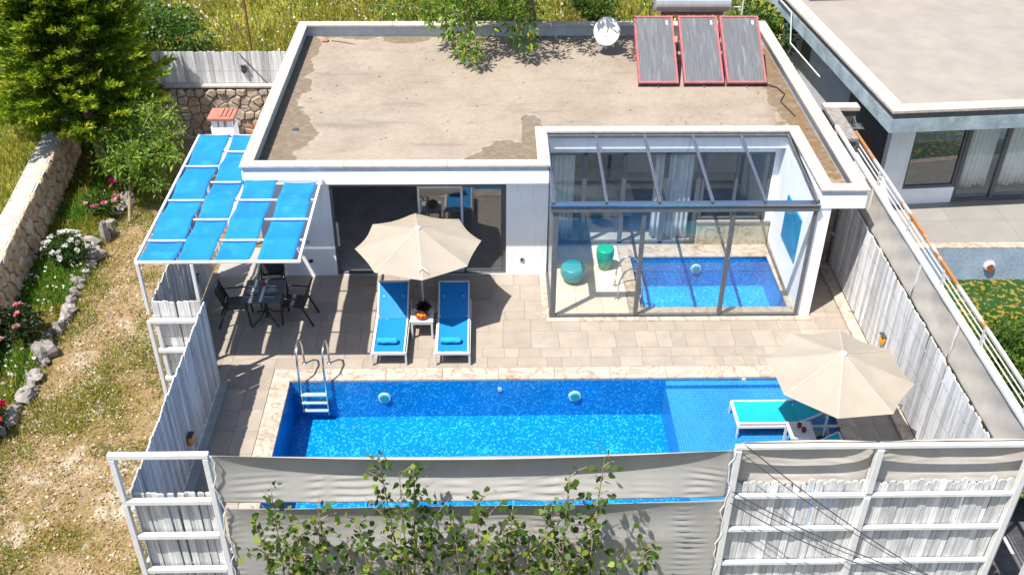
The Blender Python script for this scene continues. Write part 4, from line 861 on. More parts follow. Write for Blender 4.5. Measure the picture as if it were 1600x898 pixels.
# ================================================================== STONE WALLS
def clip(poly, p, n):    # keep the side where (x-p).n <= 0
    out = []
    for i in range(len(poly)):
        a, c = poly[i], poly[(i+1) % len(poly)]; da = (a[0]-p[0])*n[0]+(a[1]-p[1])*n[1]; dc = (c[0]-p[0])*n[0]+(c[1]-p[1])*n[1]
        if da <= 0: out.append(a)
        if da*dc < 0: t = da/(da-dc); out.append((a[0]+(c[0]-a[0])*t, a[1]+(c[1]-a[1])*t))
    return out
def stones(parent, fn, U, V, su, sv, mat, seed, gap=.016, dmin=.03, dmax=.10):
    """irregular stones over a (u,v) wall face; fn(u,v,d) -> world point, d out of the wall"""
    rg = random.Random(seed); nu, nv = round(U/su), round(V/sv); P = {}
    for i in range(-1, nu+1):
        for j in range(-1, nv+1): P[i, j] = ((i+.5+(.5 if j % 2 else 0)*.8+rg.uniform(-.36, .36))*U/nu, (j+.5+rg.uniform(-.34, .34))*V/nv)
    for i in range(nu):
        for j in range(nv):
            p = P[i, j]; poly = [(p[0]-su*1.6, p[1]-sv*1.6), (p[0]+su*1.6, p[1]-sv*1.6), (p[0]+su*1.6, p[1]+sv*1.6), (p[0]-su*1.6, p[1]+sv*1.6)]
            for a in range(-2, 3):
                for c in range(-2, 3):
                    q = P.get((i+a, j+c))
                    if (a or c) and q: poly = clip(poly, ((p[0]+q[0])/2, (p[1]+q[1])/2), (q[0]-p[0], q[1]-p[1]))
            poly = clip(poly, (0, 0), (-1, 0)); poly = clip(poly, (U, 0), (1, 0)); poly = clip(poly, (0, 0), (0, -1)); poly = clip(poly, (0, V), (0, 1))
            if len(poly) < 3: continue
            cx = sum(a for a, _ in poly)/len(poly); cy = sum(c for _, c in poly)/len(poly); d = rg.uniform(dmin, dmax); k = len(poly)
            r = max(math.hypot(a-cx, c-cy) for a, c in poly); s1 = 1-gap/r; s2 = s1*.90; s3 = s1*.62
            vs = []
            for s, dd in ((s1, -.03), (s1, d*.45), (s2, d*.85), (s3, d)):
                for a, c in poly: vs.append(fn(cx+(a-cx)*s, cy+(c-cy)*s, dd+(rg.uniform(-.008, .008) if dd > 0 else 0)))
            fs = [(m*k+x, m*k+(x+1) % k, (m+1)*k+(x+1) % k, (m+1)*k+x) for m in range(3) for x in range(k)]+[tuple(range(3*k, 4*k))]
            q = MB(); q.add(vs, fs); part('stone', q, mat, parent, smooth=False)
lw = thing('stone_wall', 'rough stone retaining wall with grey cement cap left of the flower bed', 'stone wall', (-10.9, 20, -.4))
WY0, WY1, WH = 14.4, 25.6, 1.28
def lwf(u, v, d): y = WY0+u; return (wallx(y)+.10*(1-v/WH)+d, y, -.45+v)
b = MB(); b.grid(lambda u, v: (wallx(WY0+u*(WY1-WY0))+.10*(1-v)-.005, WY0+u*(WY1-WY0), -.5+v*(WH+.03)), 24, 2); part('mortar_face', b, 'mortar', lw)
stones(lw, lwf, WY1-WY0, WH, .30, .235, 'wall_stone', 5)
n = 26; vs = []; fs = []
for i in range(n+1):
    y = WY0+(WY1-WY0)*i/n; x = wallx(y); e = .02*mnoise.noise((y*1.7, 0, 0)); f = .03*mnoise.noise((y*1.3, 5, 0)); z = .80+.012*mnoise.noise((y, 1, 9))
    vs += [(x-.47+f,y,z-.14), (x-.47+f,y,z), (x+.05+e,y,z), (x+.05+e,y,z-.07)]
for i in range(n):
    for k in range(3): fs.append((i*4+k, i*4+k+1, (i+1)*4+k+1, (i+1)*4+k))
b = MB(); b.add(vs, fs+[(0,1,2,3), (n*4+3,n*4+2,n*4+1,n*4)]); part('cement_cap', b, 'cap_stone', lw)
# return of the wall at its far end
b = MB(); b.box(-12.2,wallx(25.6),25.6,26.0,-.5,.8); part('end_pier', b, 'mortar', lw)
bw_ = thing('stone_wall', 'pale stone retaining wall under the far picket fence behind the chimney', 'stone wall', (-7.5, 26.8, -.4))
def bwf(u, v, d): return (-10.6+u, 26.72-d, -.45+v)
b = MB(); b.box(-10.6,-5.0,26.725,27.1,-.5,1.2); part('mortar_face', b, 'mortar', bw_)
stones(bw_, bwf, 5.6, 1.62, .29, .22, 'back_stone', 9, dmin=.02, dmax=.09)
b = MB(); b.box(-10.6,-5.0,26.66,27.1,1.2,1.28); part('cement_cap', b, 'cap_stone', bw_, bevel=.02)

# rocks of the flower bed border
def rock(c, s, label=None, group=None, seed=0, sq=(1, 1, .8), rz=0):
    q = MB(); n, m = 10, 7; vs = []
    for j in range(m+1):
        for i in range(n):
            th = PI*j/m; ph = 2*PI*i/n+rz; d = Vector((math.sin(th)*math.cos(ph), math.sin(th)*math.sin(ph), math.cos(th)))
            r = 1+.55*mnoise.noise(d*1.3+Vector((seed*3.1, seed*1.7, 0)))+.2*mnoise.noise(d*3.1+Vector((seed, 0, seed)))
            vs.append((c[0]+d.x*s*sq[0]*r, c[1]+d.y*s*sq[1]*r, c[2]+s*.3+d.z*s*sq[2]*r))
    q.add(vs, [(j*n+i, (j+1)*n+i, (j+1)*n+(i+1) % n, j*n+(i+1) % n) for j in range(m) for i in range(n)])
    return tag(part('border_rock', q, 'border_stone', None, loc=c), label, 'rock', group)
G = 'rocks edging the flower bed'
rg = random.Random(21)
for k, (x, y, s) in enumerate(((-9.40,23.3,.16), (-9.34,22.9,.14), (-9.42,22.55,.17), (-9.43,21.9,.15), (-9.42,20.05,.16), (-9.38,19.75,.13), (-9.40,19.3,.17), (-9.36,18.95,.15), (-9.38,18.6,.13), (-9.30,18.25,.18), (-9.27,17.95,.14), (-9.28,17.6,.16), (-9.36,17.3,.13), (-9.30,17.0,.15), (-9.22,16.85,.15), (-9.22,16.5,.12), (-9.18,16.0,.16), (-9.20,15.7,.12), (-9.22,15.4,.17), (-9.25,15.05,.15), (-9.27,14.75,.18), (-9.25,14.4,.13))):
    rock((x+rg.uniform(-.05, .05), y, -.36), s, 'small rough grey rock in the row edging the flower bed', G, k+1, (rg.uniform(.8, 1.2), rg.uniform(.8, 1.3), rg.uniform(.7, 1.05)), rg.random()*3)
rock((-9.36,21.25,-.38), .21, 'upright slab of grey rock standing in the flower bed border', G, 50, (.6, .7, 1.9))
rock((-9.30,21.5,-.38), .19, 'narrow upright rock standing just behind the taller slab', G, 53, (.5, .6, 1.6))
rock((-9.72,21.0,-.30), .21, 'flat grey rock lying beside the upright slab and the white roses', G, 51, (1.6, .6, .55))
rock((-9.52,20.5,-.36), .27, 'biggest pale rock of the flower bed border, beside the white roses', G, 52, (1.2, 1.2, .8))
rock((-9.28,16.75,-.36), .26, 'big grey boulder in the border below the dark rose bush', G, 54, (1, 1.1, .9))
rock((-13.1,27.6,1.35), .75, 'pale boulder in the hillside grass at the far left', None, 60, (1.2, 1, .7))

# ================================================================== NEIGHBOUR
NB = thing('neighbouring_house', 'flat roofed grey house with curtained windows beyond the right fence', 'house', (9.21, 21.1, 0)); NB.rotation_euler = (0,0,R(4.7))
WORLD[NB.name] = Vector((0,0,0))       # parts below are modelled in the house's own axes: x along the front, y back
def nbx(name, boxes, mat, parent=NB, **k):
    q = MB()
    for bx in boxes: q.box(*bx)
    return part(name, q, mat, parent, **k)
nbx('roof_slab', [(.06,8.5,.06,9,2.50,3.0)], 'neighbour_grey'); nbx('fascia', [(.03,8.5,.03,.06,2.50,2.84), (.03,.06,.06,9,2.50,2.84)], 'neighbour_grey'); nbx('dark_band', [(.045,8.5,.045,.06,2.84,3.0), (.045,.06,.06,9,2.84,3.0)], 'dark_cladding')  # dark grey recessed band between fascia and roof edge
nbx('roof_edge', [(0,8.5,0,.38,3.0,3.06), (0,.38,.38,9,3.0,3.06)], 'cap_travertine'); q = MB(); q.quad((.38,.38,3.035), (8.5,.38,3.035), (8.5,9,3.035), (.38,9,3.035)); part('roof', q, 'neighbour_roof', NB)
nbx('far_parapet', [(.6,8.5,7.35,7.6,3.035,3.22)], 'limestone'); nbx('parapet_cap', [(.55+k*1.1,1.6+k*1.1,7.3,7.65,3.22,3.27) for k in range(6)][:1], 'cap_travertine')
for k in range(1, 6): nbx('parapet_cap', [(.55+k*1.1,1.6+k*1.1,7.3,7.65,3.22+.004*k,3.27)], 'cap_travertine')
nbx('front_wall', [(.62,1.22,.95,1.15,0,2.50), (1.22,2.60,.95,1.15,0,.43)], 'white_paint'); nbx('side_wall', [(.62,.80,3.6,9,0,2.50)], 'neighbour_wall'); nbx('dark_side_wall', [(.62,.80,1.15,3.6,0,2.50)], 'dark_cladding')
nbx('back_room_wall', [(.8,8.5,4.2,4.4,0,2.5)], 'inner_wall'); nbx('inner_floor', [(.8,8.5,1.0,4.2,.0,.012)], 'dark_floor')
wn_ = nbx('window', [(1.22,2.60,.99,1.07,.43,.50), (1.22,2.60,.99,1.07,2.42,2.50), (1.22,1.28,.99,1.07,.50,2.42), (2.53,2.60,.99,1.07,.50,2.42)], 'dark_frame')
q = MB(); q.quad((1.28,1.03,.5), (2.53,1.03,.5), (2.53,1.03,2.42), (1.28,1.03,2.42)); part('pane', q, 'door_glass', wn_)
dr = nbx('glazed_doors', [(2.60,8.5,.97,1.07,0,.06), (2.60,8.5,.97,1.07,2.44,2.50)]+[(x,x+.11,.97,1.07,.06,2.44) for x in (2.60,3.62,4.75,5.9,7.0)], 'dark_frame')
for x in (2.71,3.73,4.86,6.01): q = MB(); q.quad((x,1.02,.06), (x+1.0,1.02,.06), (x+1.0,1.02,2.44), (x,1.02,2.44)); part('pane', q, 'glass', dr)
cosn, sinn = math.cos(R(4.7)), math.sin(R(4.7))
def nbw(x, y, z): return (9.21+x*cosn-y*sinn, 21.1+x*sinn+y*cosn, z)
for k, (x0, x1, lab) in enumerate(((2.75,3.60, 'white net curtain behind the neighbouring glazed door nearest the small window'), (3.76,4.72, 'white net curtain behind the second glazed door of the neighbouring house'))):
    q = MB(); q.grid(lambda u, v: nbw(x0+(x1-x0)*u, 1.25+.03*math.sin(u*(x1-x0)/.12*2*PI), .28+.04*math.sin(u*11)*(v == 0)+2.15*v), 60, 4); tag(part('curtain', q, 'curtain', None, smooth=True, loc=nbw(x0,1.25,.2), solid=.004), lab, 'curtain', 'neighbouring curtains')
# clamp pipe on the neighbouring fascia
q = MB(); q.tube([nbw(-.03,8.2,2.9), nbw(-.04,6.9,2.9), nbw(-.04,6.6,2.1), nbw(-.04,4.2,2.1)], .02, 8); tag(part('drain_pipe', q, 'white_plastic', None, loc=nbw(-.03,7,2.5)), 'thin white pipe along the grey side of the neighbouring house', 'pipe')
nbx('small_window', [(.605,.62,6.6,7.3,1.5,2.0)], 'dark_cladding')
# shower wall between the houses
sh = thing('shower_wall', 'granite topped garden shower wall between the two houses', 'wall', (8.5, 22, 0))
b = MB(); b.box(8.16,8.42,20.9,22.75,-.3,2.42); b.box(8.42,8.95,22.55,22.75,-.3,2.42); part('wall', b, 'dark_cladding', sh)
b = MB(); b.box(8.12,8.46,20.86,22.5,2.42,2.50); part('granite_cap', b, 'border_stone', sh); b = MB(); b.box(8.12,8.99,22.5,22.79,2.42,2.51); part('marble_cap', b, 'cap_travertine', sh)
q = MB(); q.tube([(8.80,22.5,.3), (8.80,22.5,2.32), (8.80,22.3,2.36), (8.80,22.05,2.28)], .022, 8); part('shower_pipe', q, 'steel', sh)
q = MB(); q.box(8.64,8.96,21.9,22.2,2.22,2.245); part('shower_head', q, 'steel', sh, bevel=.005)
# terrace, pool of the neighbour
b = MB(); b.box(8.3,20,20.15,22.6,-1.9,-.032); nt = struct('neighbour_terrace', b, 'limestone')
fill(8.6, 14.2, 20.35, 22.35, (1.0,), (1.4,), newmesh('tile', ub, 'terrace_stone'), nt, 12)
slabs(nt, 8.6, 14.0, 20.12, 20.345, .008, 1.2, 'x', 'coping')
b = MB(); b.quad((8.6,20.12,-1.2), (16,20.12,-1.2), (16,20.12,-.03), (8.6,20.12,-.03)); struct('neighbour_pool_wall', b, 'grey_mosaic')
b = MB(); b.quad((8.45,13,-.92), (18,13,-.92), (18,20.119,-.92), (8.45,20.119,-.92)); struct('neighbour_pool_water', b, 'algae_water')
pl = thing('pool_lamp', 'round white underwater lamp on the drained wall of the neighbouring pool', 'lamp', (12.0, 20.1, -.5))
q = MB(); q.tube([(12.0,20.12,-.52), (12.0,20.06,-.52), (12.0,20.04,-.52)], [.14,.13,.10], 24); part('ring', q, 'white_plastic', pl); q = MB(); q.tube([(12.0,20.04,-.52), (12.0,20.03,-.52)], [.085,.08], 20); part('lens', q, 'bowl', pl)
b = MB(); b.quad((7.95,13.4,-.3), (8.9,13.4,-.3), (8.9,20.1,-.2), (7.95,20.1,-.2)); b.quad((8.9,13.4,-.3), (9.8,13.4,-.35), (9.8,16.2,-.35), (8.9,18,-.3)); struct('neighbour_soil', b, 'soil')
rl = thing('railing', 'white railing with rusty orange top rail beyond the right fence', 'railing', (8.52, 16, 0))
for k, y in enumerate((9.0,10.6,12.0,13.75,15.6,17.5,19.4,21.2)): q = MB(); q.bar((8.52,y,-.3 if y > 13.4 else -1.8), (8.52,y,2.42), .06); part('post', q, 'white_steel', rl)
q = MB(); q.bar((8.52,8.5,2.46), (8.52,21.3,2.46), .06, .05); part('top_rail', q, 'rust_rail', rl)
for z in (2.33,2.21,2.09,1.97,1.85,1.7,1.5): q = MB(); q.tube([(8.52,8.5,z), (8.52,21.3,z)], .013, 6); part('rail', q, 'white_steel', rl)
# iron stakes on the hillside
for x, y, h, lab in ((-6.7,27.6,3.4,'rusty iron pole standing in the dry grass behind the far fence'), ):
    q = MB(); q.tube([(x,y,1.2), (x-.03,y,1.2+h)], .028, 8); q.tube([(x,y,2.9), (x-.32,y,2.75), (x-.15,y,2.0), (x,y,1.7)], .012, 6); tag(part('iron_pole', q, 'rusty_iron', None, loc=(x,y,1.2)), lab, 'pole')
q = MB(); q.box(9.66,9.73,12.5,13.15,-1.86,-1.852); tag(struct('painted_stripe', q, 'white_plastic'), None)

# ================================================================== PLANTS
def crown_blob(n, c, r, flat=1.0, shell=.55):
    D = unit(RNG.normal(size=(n, 3))); rad = shell+(1-shell)*RNG.random((n, 1))**.7; P = D*rad*np.array(r)*np.array([1, 1, flat]); return np.array(c)+P, D
def leafy(parent, name, clumps, size, wid, base, alt=None, altp=.2, mat='leaf', up=.35, droop=.15, var=.3):
    Vs = []; Ts = []
    for c, r, n in clumps:
        P, D = crown_blob(n, c, r); D = D+RNG.normal(size=D.shape)*.6+np.array([0,0,up]); s = size*(.7+.6*RNG.random(n)); k = RNG.uniform(.8, 1.2)
        V, t = leaves(P, D, s, wid, tints(n, np.array(base)*k, var, alt, altp), droop=droop); Vs.append(V); Ts.append(t)
    return npmesh(name, np.concatenate(Vs), 4, np.concatenate(Ts), mat, parent)
# --- conifer
cf = thing('conifer_tree', 'big dense conifer with feathery green sprays above the stone wall', 'tree', (-10.35, 24.6, -.4))
q = MB(); q.tube([(-10.35,24.6,-.4), (-10.45,24.65,.6), (-10.55,24.7,1.6), (-10.5,24.8,3.2), (-10.4,24.8,5.0)], [.13,.11,.10,.07,.03], 10); part('trunk', q, 'bark', cf, smooth=True)
Vs = []; Ts = []; Bq = MB(); rg = random.Random(5)
for k in range(250):
    h = ((k+.5)/250)**.9; z = 1.2+4.8*h; a = k*2.399+rg.uniform(-.3, .3); rad = (2.35*(1-h)**.45+.25)*rg.uniform(.72, 1.08)
    if h < .10: rad *= .6+h*4
    st = Vector((-10.55, 24.7, z-.35)); d = Vector((math.cos(a), math.sin(a), .12+.3*h)).normalized(); tip = st+d*rad+Vector((0,0,.14)); side = d.cross(Vector((0,0,1))).normalized()
    if k % 2 == 0: Bq.tube([st, st+d*rad*.5, tip], [.022,.014,.005], 5, False)
    kk = rg.uniform(.65, 1.3)
    for m in range(15):
        t = .34+.66*m/15; p = st.lerp(tip, t); w = .50*(1.12-t)+.12
        for sg in (-1, 1):
            dv = (d*rg.uniform(.7, 1.2)+side*sg*rg.uniform(.35, .95)+Vector((0,0,rg.uniform(.05, .5)))).normalized(); n = 14
            s0 = np.array(p)+np.array(dv)[None]*w*RNG.random((n, 1))*.75; L = np.array(dv)[None]+RNG.normal(size=(n, 3))*.30+np.array([.10,-.05,.12]); sz = (.15+.13*RNG.random(n))*(.6+w)
            V, tt = leaves(s0, L, sz, .12, tints(n, np.array((.17,.28,.018))*kk*1.15, .25, (.56,.58,.045), .10+.25*(t > .75)), droop=.02); Vs.append(V); Ts.append(tt)
part('branches', Bq, 'bark', cf); npmesh('crown', np.concatenate(Vs), 4, np.concatenate(Ts), 'leaf', cf)
# --- generic branching tree made of limbs with leaves along them
def tree(name, label, cat, base, limbs, leaf, group=None, trunk_mat='bark'):
    t = thing(name, label, cat, base, group); q = MB(); Vs = []; Ts = []
    for pts, r0, r1, nl, spread in limbs:
        pts = [Vector(p) for p in pts]; q.tube(pts, [r0+(r1-r0)*i/(len(pts)-1) for i in range(len(pts))], 7, False)
        if not nl: continue
        seg = RNG.random(nl)**leaf.get('bias', .8); m = len(pts)-1; P = np.array([pts[min(int(s*m), m-1)].lerp(pts[min(int(s*m), m-1)+1], s*m-min(int(s*m), m-1)) for s in seg])
        off = RNG.normal(size=(nl, 3))*spread*(1.1-.6*seg[:, None]); P = P+off
        D = unit(off)+RNG.normal(size=(nl, 3))*.5+np.array([0,0,leaf.get('up', 0)]); s = leaf['size']*(.6+.7*RNG.random(nl))
        V, tt = leaves(P, D, s, leaf['wid'], tints(nl, leaf['col'], .35, leaf.get('alt'), leaf.get('altp', .2)), droop=leaf.get('droop', .2), nrm=(RNG.normal(size=(nl, 3))*.6+np.array([0, -.2, 1.0])) if leaf.get('flat') else None, shape=leaf.get('shape', 'diamond')); Vs.append(V); Ts.append(tt)
    part('trunk', q, trunk_mat, t, smooth=True); npmesh('crown', np.concatenate(Vs), 6 if leaf.get('shape') else 4, np.concatenate(Ts), 'leaf', t); return t
# slender tree beside the pergola
rg = random.Random(3); LB = [([(-9.05,22.1,-.4), (-9.05,22.6,.3), (-8.9,23.0,1.0)], .045, .03, 0, 0)]
for e in ((-8.3,23.6,2.2), (-7.6,23.3,1.6), (-9.8,23.2,1.5), (-8.9,23.9,2.2), (-8.3,22.9,.9), (-9.6,22.6,1.1), (-8.8,22.6,.55), (-8.0,23.9,1.9), (-9.3,23.6,2.0), (-8.2,22.5,.4), (-7.9,22.8,1.2)):
    s = Vector((-9.05+.1*rg.random(),22.6+.3*rg.random(),.5+.4*rg.random())); E_ = Vector(e); mid = s.lerp(E_, .5)+Vector((0,0,.18)); LB.append(([s, mid, E_], .022, .006, 140, .20))
    for k in range(3):
        a = s.lerp(E_, .4+.2*k); LB.append(([a, a+Vector((rg.uniform(-.5,.5), rg.uniform(-.5,.5), rg.uniform(-.1,.35)))], .008, .004, 90, .12))
tree('small_tree', 'slender young tree with light green leaves between pergola and conifer', 'tree', (-9.05,22.1,-.4), LB, dict(size=.15, wid=.17, col=(.15,.27,.03), alt=(.30,.42,.05), altp=.3, up=.15), trunk_mat='twig')
# tree overhanging the roof
rg = random.Random(9); LB = [([(1.35,27.7,1.0), (1.2,27.5,3.0), (.8,27.3,5.0)], .17, .10, 0, 0)]
for e in ((-2.2,27.3,4.6), (-1.6,26.3,4.5), (-.9,25.5,4.6), (-.3,25.0,4.5), (.4,24.9,4.7), (1.0,25.0,4.7), (1.7,25.2,4.9), (2.3,25.6,5.2), (2.7,26.1,5.2), (-2.6,27.8,4.2), (-1.2,27.0,5.4), (.2,26.2,5.4), (1.4,26.3,5.6), (2.2,27.0,5.0), (-.4,27.6,5.2), (.0,24.6,4.9), (3.3,25.6,5.3), (2.9,24.7,5.2), (3.6,26.4,5.5)):
    s = Vector((.9,27.35,4.0+rg.random())); E_ = Vector(e); LB.append(([s, s.lerp(E_, .5)+Vector((0,0,.35)), E_], .05, .012, 170, .24))
    for k in range(4):
        a = s.lerp(E_, .45+.17*k)+Vector((0,0,.2)); f = a+Vector((rg.uniform(-.6,.6), rg.uniform(-.7,.3), rg.uniform(-.45,.2))); LB.append(([a, a.lerp(f, .5)+Vector((0,0,.08)), f], .012, .004, 110, .15))
for a, f, nl in (((-.55,24.9,4.5), (-.55,24.25,3.15), 150), ((-.45,25.0,4.4), (-.25,24.0,3.05), 110), ((-1.1,25.4,4.4), (-1.05,25.0,3.35), 130), ((-.9,25.2,4.4), (-.75,24.6,3.05), 120), ((.6,24.9,4.5), (.72,24.7,3.25), 130), ((.9,25.0,4.5), (1.02,24.6,3.2), 140), ((-1.5,25.8,4.4), (-1.45,25.4,3.5), 110), ((.1,25.2,4.4), (.15,25.0,3.5), 60)):
    A_, F_ = Vector(a), Vector(f); LB.append(([A_, A_.lerp(F_, .5)+Vector((0,-.08,0)), F_], .014, .004, nl, .11))
for e in ((-3.4,29.5,2.6), (-2.6,30,2.4), (-1.8,29.3,2.5), (-1.0,30,2.4), (-.2,29.4,2.4), (.5,30,2.3)):   # lower skirts beyond the parapet
    s = Vector((1.2,27.6,2.2)); E_ = Vector(e); LB.append(([s, s.lerp(E_, .5)+Vector((0,0,.3)), E_], .03, .008, 500, .38))
tree('overhanging_tree', 'leafy green tree behind the villa with branches hanging over the roof edge', 'tree', (1.35,27.7,1.2), LB, dict(size=.17, wid=.22, col=(.12,.23,.022), alt=(.30,.38,.04), altp=.22, droop=.35))
# foreground saplings
def sapling(label, base, stems, seed, dens=1.0):
    rg = random.Random(seed); LB = []; bx, by = base
    for top, lean, n, w, zb in stems:
        T_ = Vector(top); B_ = Vector((bx+lean, by, -1.7)); k1 = B_.lerp(T_, .5)+Vector((rg.uniform(-.1,.1), rg.uniform(-.05,.05), 0)); LB.append(([B_, k1, T_], .024, .005, int(46*dens), .06))
        for k in range(n):
            f = (zb+1.7)/(T_.z+1.7); t = f+(1-f)*(k+rg.random())/n; p = B_.lerp(T_, t) if t > .5 else B_.lerp(T_, t); l = w*(1.25-.65*((t-f)/(1-f))**1.5)*rg.uniform(.35, 1.3); a = rg.uniform(0, 2*PI)
            e = p+Vector((math.cos(a)*l*.72, math.sin(a)*l*.42, l*rg.uniform(.35, .95))); LB.append(([p, p.lerp(e, .5)+Vector((0,0,.03)), e], .008, .003, int(7*dens*(.5+l)), .065))
    tree('sapling', label, 'sapling', (bx, by, -1.9), LB, dict(size=.105, wid=.46, col=(.065,.13,.014), alt=(.24,.31,.035), altp=.25, up=-.05, droop=.25, bias=1.0, flat=True, shape='heart'), 'leafy saplings in front of the near screen', 'twig')
Y = 10.0
sapling('bushy sapling at the left end of the row in front of the cloth', (-2.9, Y), (((-3.05,Y,2.55), -.1, 22, .50, .4), ((-2.45,Y+.05,2.2), .25, 17, .45, .4), ((-3.35,Y,1.9), -.2, 11, .42, .4), ((-2.75,Y-.2,1.9), .05, 16, .5, .2), ((-2.1,Y+.1,1.55), .5, 9, .5, .2)), 1, .8)
sapling('tallest sapling, its top crossing the pool edge left of centre', (-1.25, Y), (((-1.53,Y,3.28), -.1, 22, .34, .6), ((-1.06,Y+.05,3.0), .1, 22, .42, .5), ((-1.25,Y-.1,3.05), .0, 10, .3, .8), ((-1.9,Y,2.0), -.3, 14, .45, .4), ((-.85,Y+.1,2.1), .3, 14, .5, .3), ((-1.45,Y-.15,1.5), -.1, 9, .5, .2)), 2, .75)
sapling('broad sapling at the middle of the row in front of the cloth', (-.1, Y), (((-.18,Y,2.45), -.05, 24, .50, .3), ((.30,Y+.05,2.15), .2, 16, .45, .3), ((-.55,Y,2.0), -.2, 14, .42, .3), ((.1,Y-.2,1.9), .1, 16, .55, .2), ((.55,Y,1.75), .4, 10, .5, .2)), 3, .75)
sapling('forked sapling with bare orange stem right of centre', (1.05, Y), (((1.08,Y,2.85), .0, 20, .42, .5), ((1.54,Y,3.15), .1, 15, .36, .9), ((.75,Y,2.2), -.1, 18, .48, .3), ((1.45,Y+.1,1.9), .2, 14, .4, .3), ((1.0,Y-.2,1.5), .0, 10, .55, .2)), 4, .75)
sapling('low small sapling at the right end of the row in front of the cloth', (2.0, Y), (((2.25,Y,1.45), .05, 10, .40, .4), ((1.85,Y,1.2), -.1, 8, .4, .2)), 6, .8)
# bushes
def bush(name, label, cat, c, r, n, size, wid, base, alt, altp, flowers=None, group=None, fsize=.05, nf=0, bump=4, stem='twig', petal_r=None):
    t = thing(name, label, cat, (c[0], c[1], c[2]), group); q = MB(); rg = random.Random(int(abs(c[0]*100+c[1]*10)))
    for k in range(9):
        a = rg.uniform(0, 2*PI); e = Vector((c[0]+r[0]*.7*math.cos(a)*rg.random(), c[1]+r[1]*.7*math.sin(a)*rg.random(), c[2]+r[2]*1.3)); q.tube([(c[0],c[1],c[2]), Vector(c).lerp(e, .5), e], [.015,.01,.005], 5, False)
    part('stems', q, stem, t); cl = []
    for k in range(bump*5):
        d = Vector((rg.gauss(0,1), rg.gauss(0,1), rg.gauss(.25,.8))).normalized(); f = rg.uniform(.45, .85); cl.append(((c[0]+d.x*r[0]*f, c[1]+d.y*r[1]*f, c[2]+r[2]+d.z*r[2]*f), tuple(x*.38 for x in r), n//(bump*5)))
    leafy(t, 'foliage', cl, size, wid, base, alt, altp)
    if flowers:
        for k in range(nf):
            d = Vector((rg.gauss(0,1), rg.gauss(0,1)-.3, abs(rg.gauss(.8,.5)))).normalized(); p = Vector((c[0]+d.x*r[0]*1.0, c[1]+d.y*r[1]*1.0, c[2]+r[2]+d.z*r[2]*1.05)); m = 26
            D = RNG.normal(size=(m,3)); D[:,2] = np.abs(D[:,2])+.2; V, tt = leaves(np.array(p)[None]+RNG.normal(size=(m,3))*fsize*.2, D, fsize*(.7+.6*RNG.random(m)), .5, tints(m, flowers[k % len(flowers)], .15), droop=.2); npmesh('flower', V, 4, tt, 'petal', t)
    return t
bush('rose_bush', 'rose bush covered in white blooms beside the pale border rocks', 'rose bush', (-9.85,20.2,-.25), (.55,.50,.32), 1500, .085, .3, (.035,.085,.012), (.10,.17,.02), .25, ((.85,.84,.80),(.80,.78,.66)), 'rose bushes in the flower bed', .07, 27)
bush('rose_bush', 'rose bush with pale pink blooms near the foot of the conifer', 'rose bush', (-9.75,22.35,-.25), (.42,.42,.26), 1100, .08, .3, (.05,.11,.015), (.16,.20,.02), .3, ((.75,.30,.36),(.78,.50,.48),(.72,.22,.30)), 'rose bushes in the flower bed', .07, 9)
bush('rose_bush', 'magenta flowered rose plant against the conifer trunk', 'rose bush', (-9.55,23.35,-.25), (.22,.22,.28), 300, .08, .3, (.05,.11,.015), (.30,.16,.03), .3, ((.70,.02,.38),), 'rose bushes in the flower bed', .11, 2)
bush('rose_bush', 'dark leaved rose bush with a few pink blooms at the left picture edge', 'rose bush', (-9.95,17.15,-.25), (.58,.55,.36), 1800, .085, .3, (.028,.055,.014), (.085,.10,.02), .25, ((.75,.22,.28),(.76,.42,.42)), 'rose bushes in the flower bed', .075, 7)
bush('rose_bush', 'rose bush with crimson blooms at the lower left edge', 'rose bush', (-9.62,14.45,-.3), (.50,.50,.26), 1000, .08, .3, (.045,.10,.015), (.12,.18,.02), .3, ((.60,.008,.05),(.62,.02,.10)), 'rose bushes in the flower bed', .09, 24)
bush('shrub', 'big light green shrub with tiny white flowers behind the far fence', 'shrub', (-9.2,28.1,1.3), (1.35,.8,.95), 5200, .10, .34, (.075,.17,.02), (.22,.30,.06), .3, ((.78,.76,.62),), 'shrubs on the hillside', .05, 22)
bush('shrub', 'dark green shrub on the hillside behind the water tank', 'shrub', (7.6,28.6,.3), (1.3,1.0,1.3), 3200, .15, .25, (.05,.12,.015), (.13,.21,.03), .3, None, 'shrubs on the hillside')
bush('shrub', 'yellowish dry shrub on the hillside right of the overhanging tree', 'shrub', (2.3,29.2,1.3), (.7,.6,.55), 2200, .14, .10, (.27,.23,.03), (.38,.30,.06), .3, None, 'shrubs on the hillside')
bush('shrub', 'small green shrub on the hillside between the dry tufts and the solar panels', 'shrub', (3.2,30.6,1.5), (.8,.7,.6), 1600, .14, .22, (.06,.13,.015), (.15,.2,.03), .3, None, 'shrubs on the hillside')
bush('shrub', 'bright green bush beside the algae covered neighbouring pool', 'shrub', (10.3,15.7,-.5), (1.0,1.0,.72), 4200, .10, .3, (.075,.16,.02), (.19,.27,.03), .3, None)
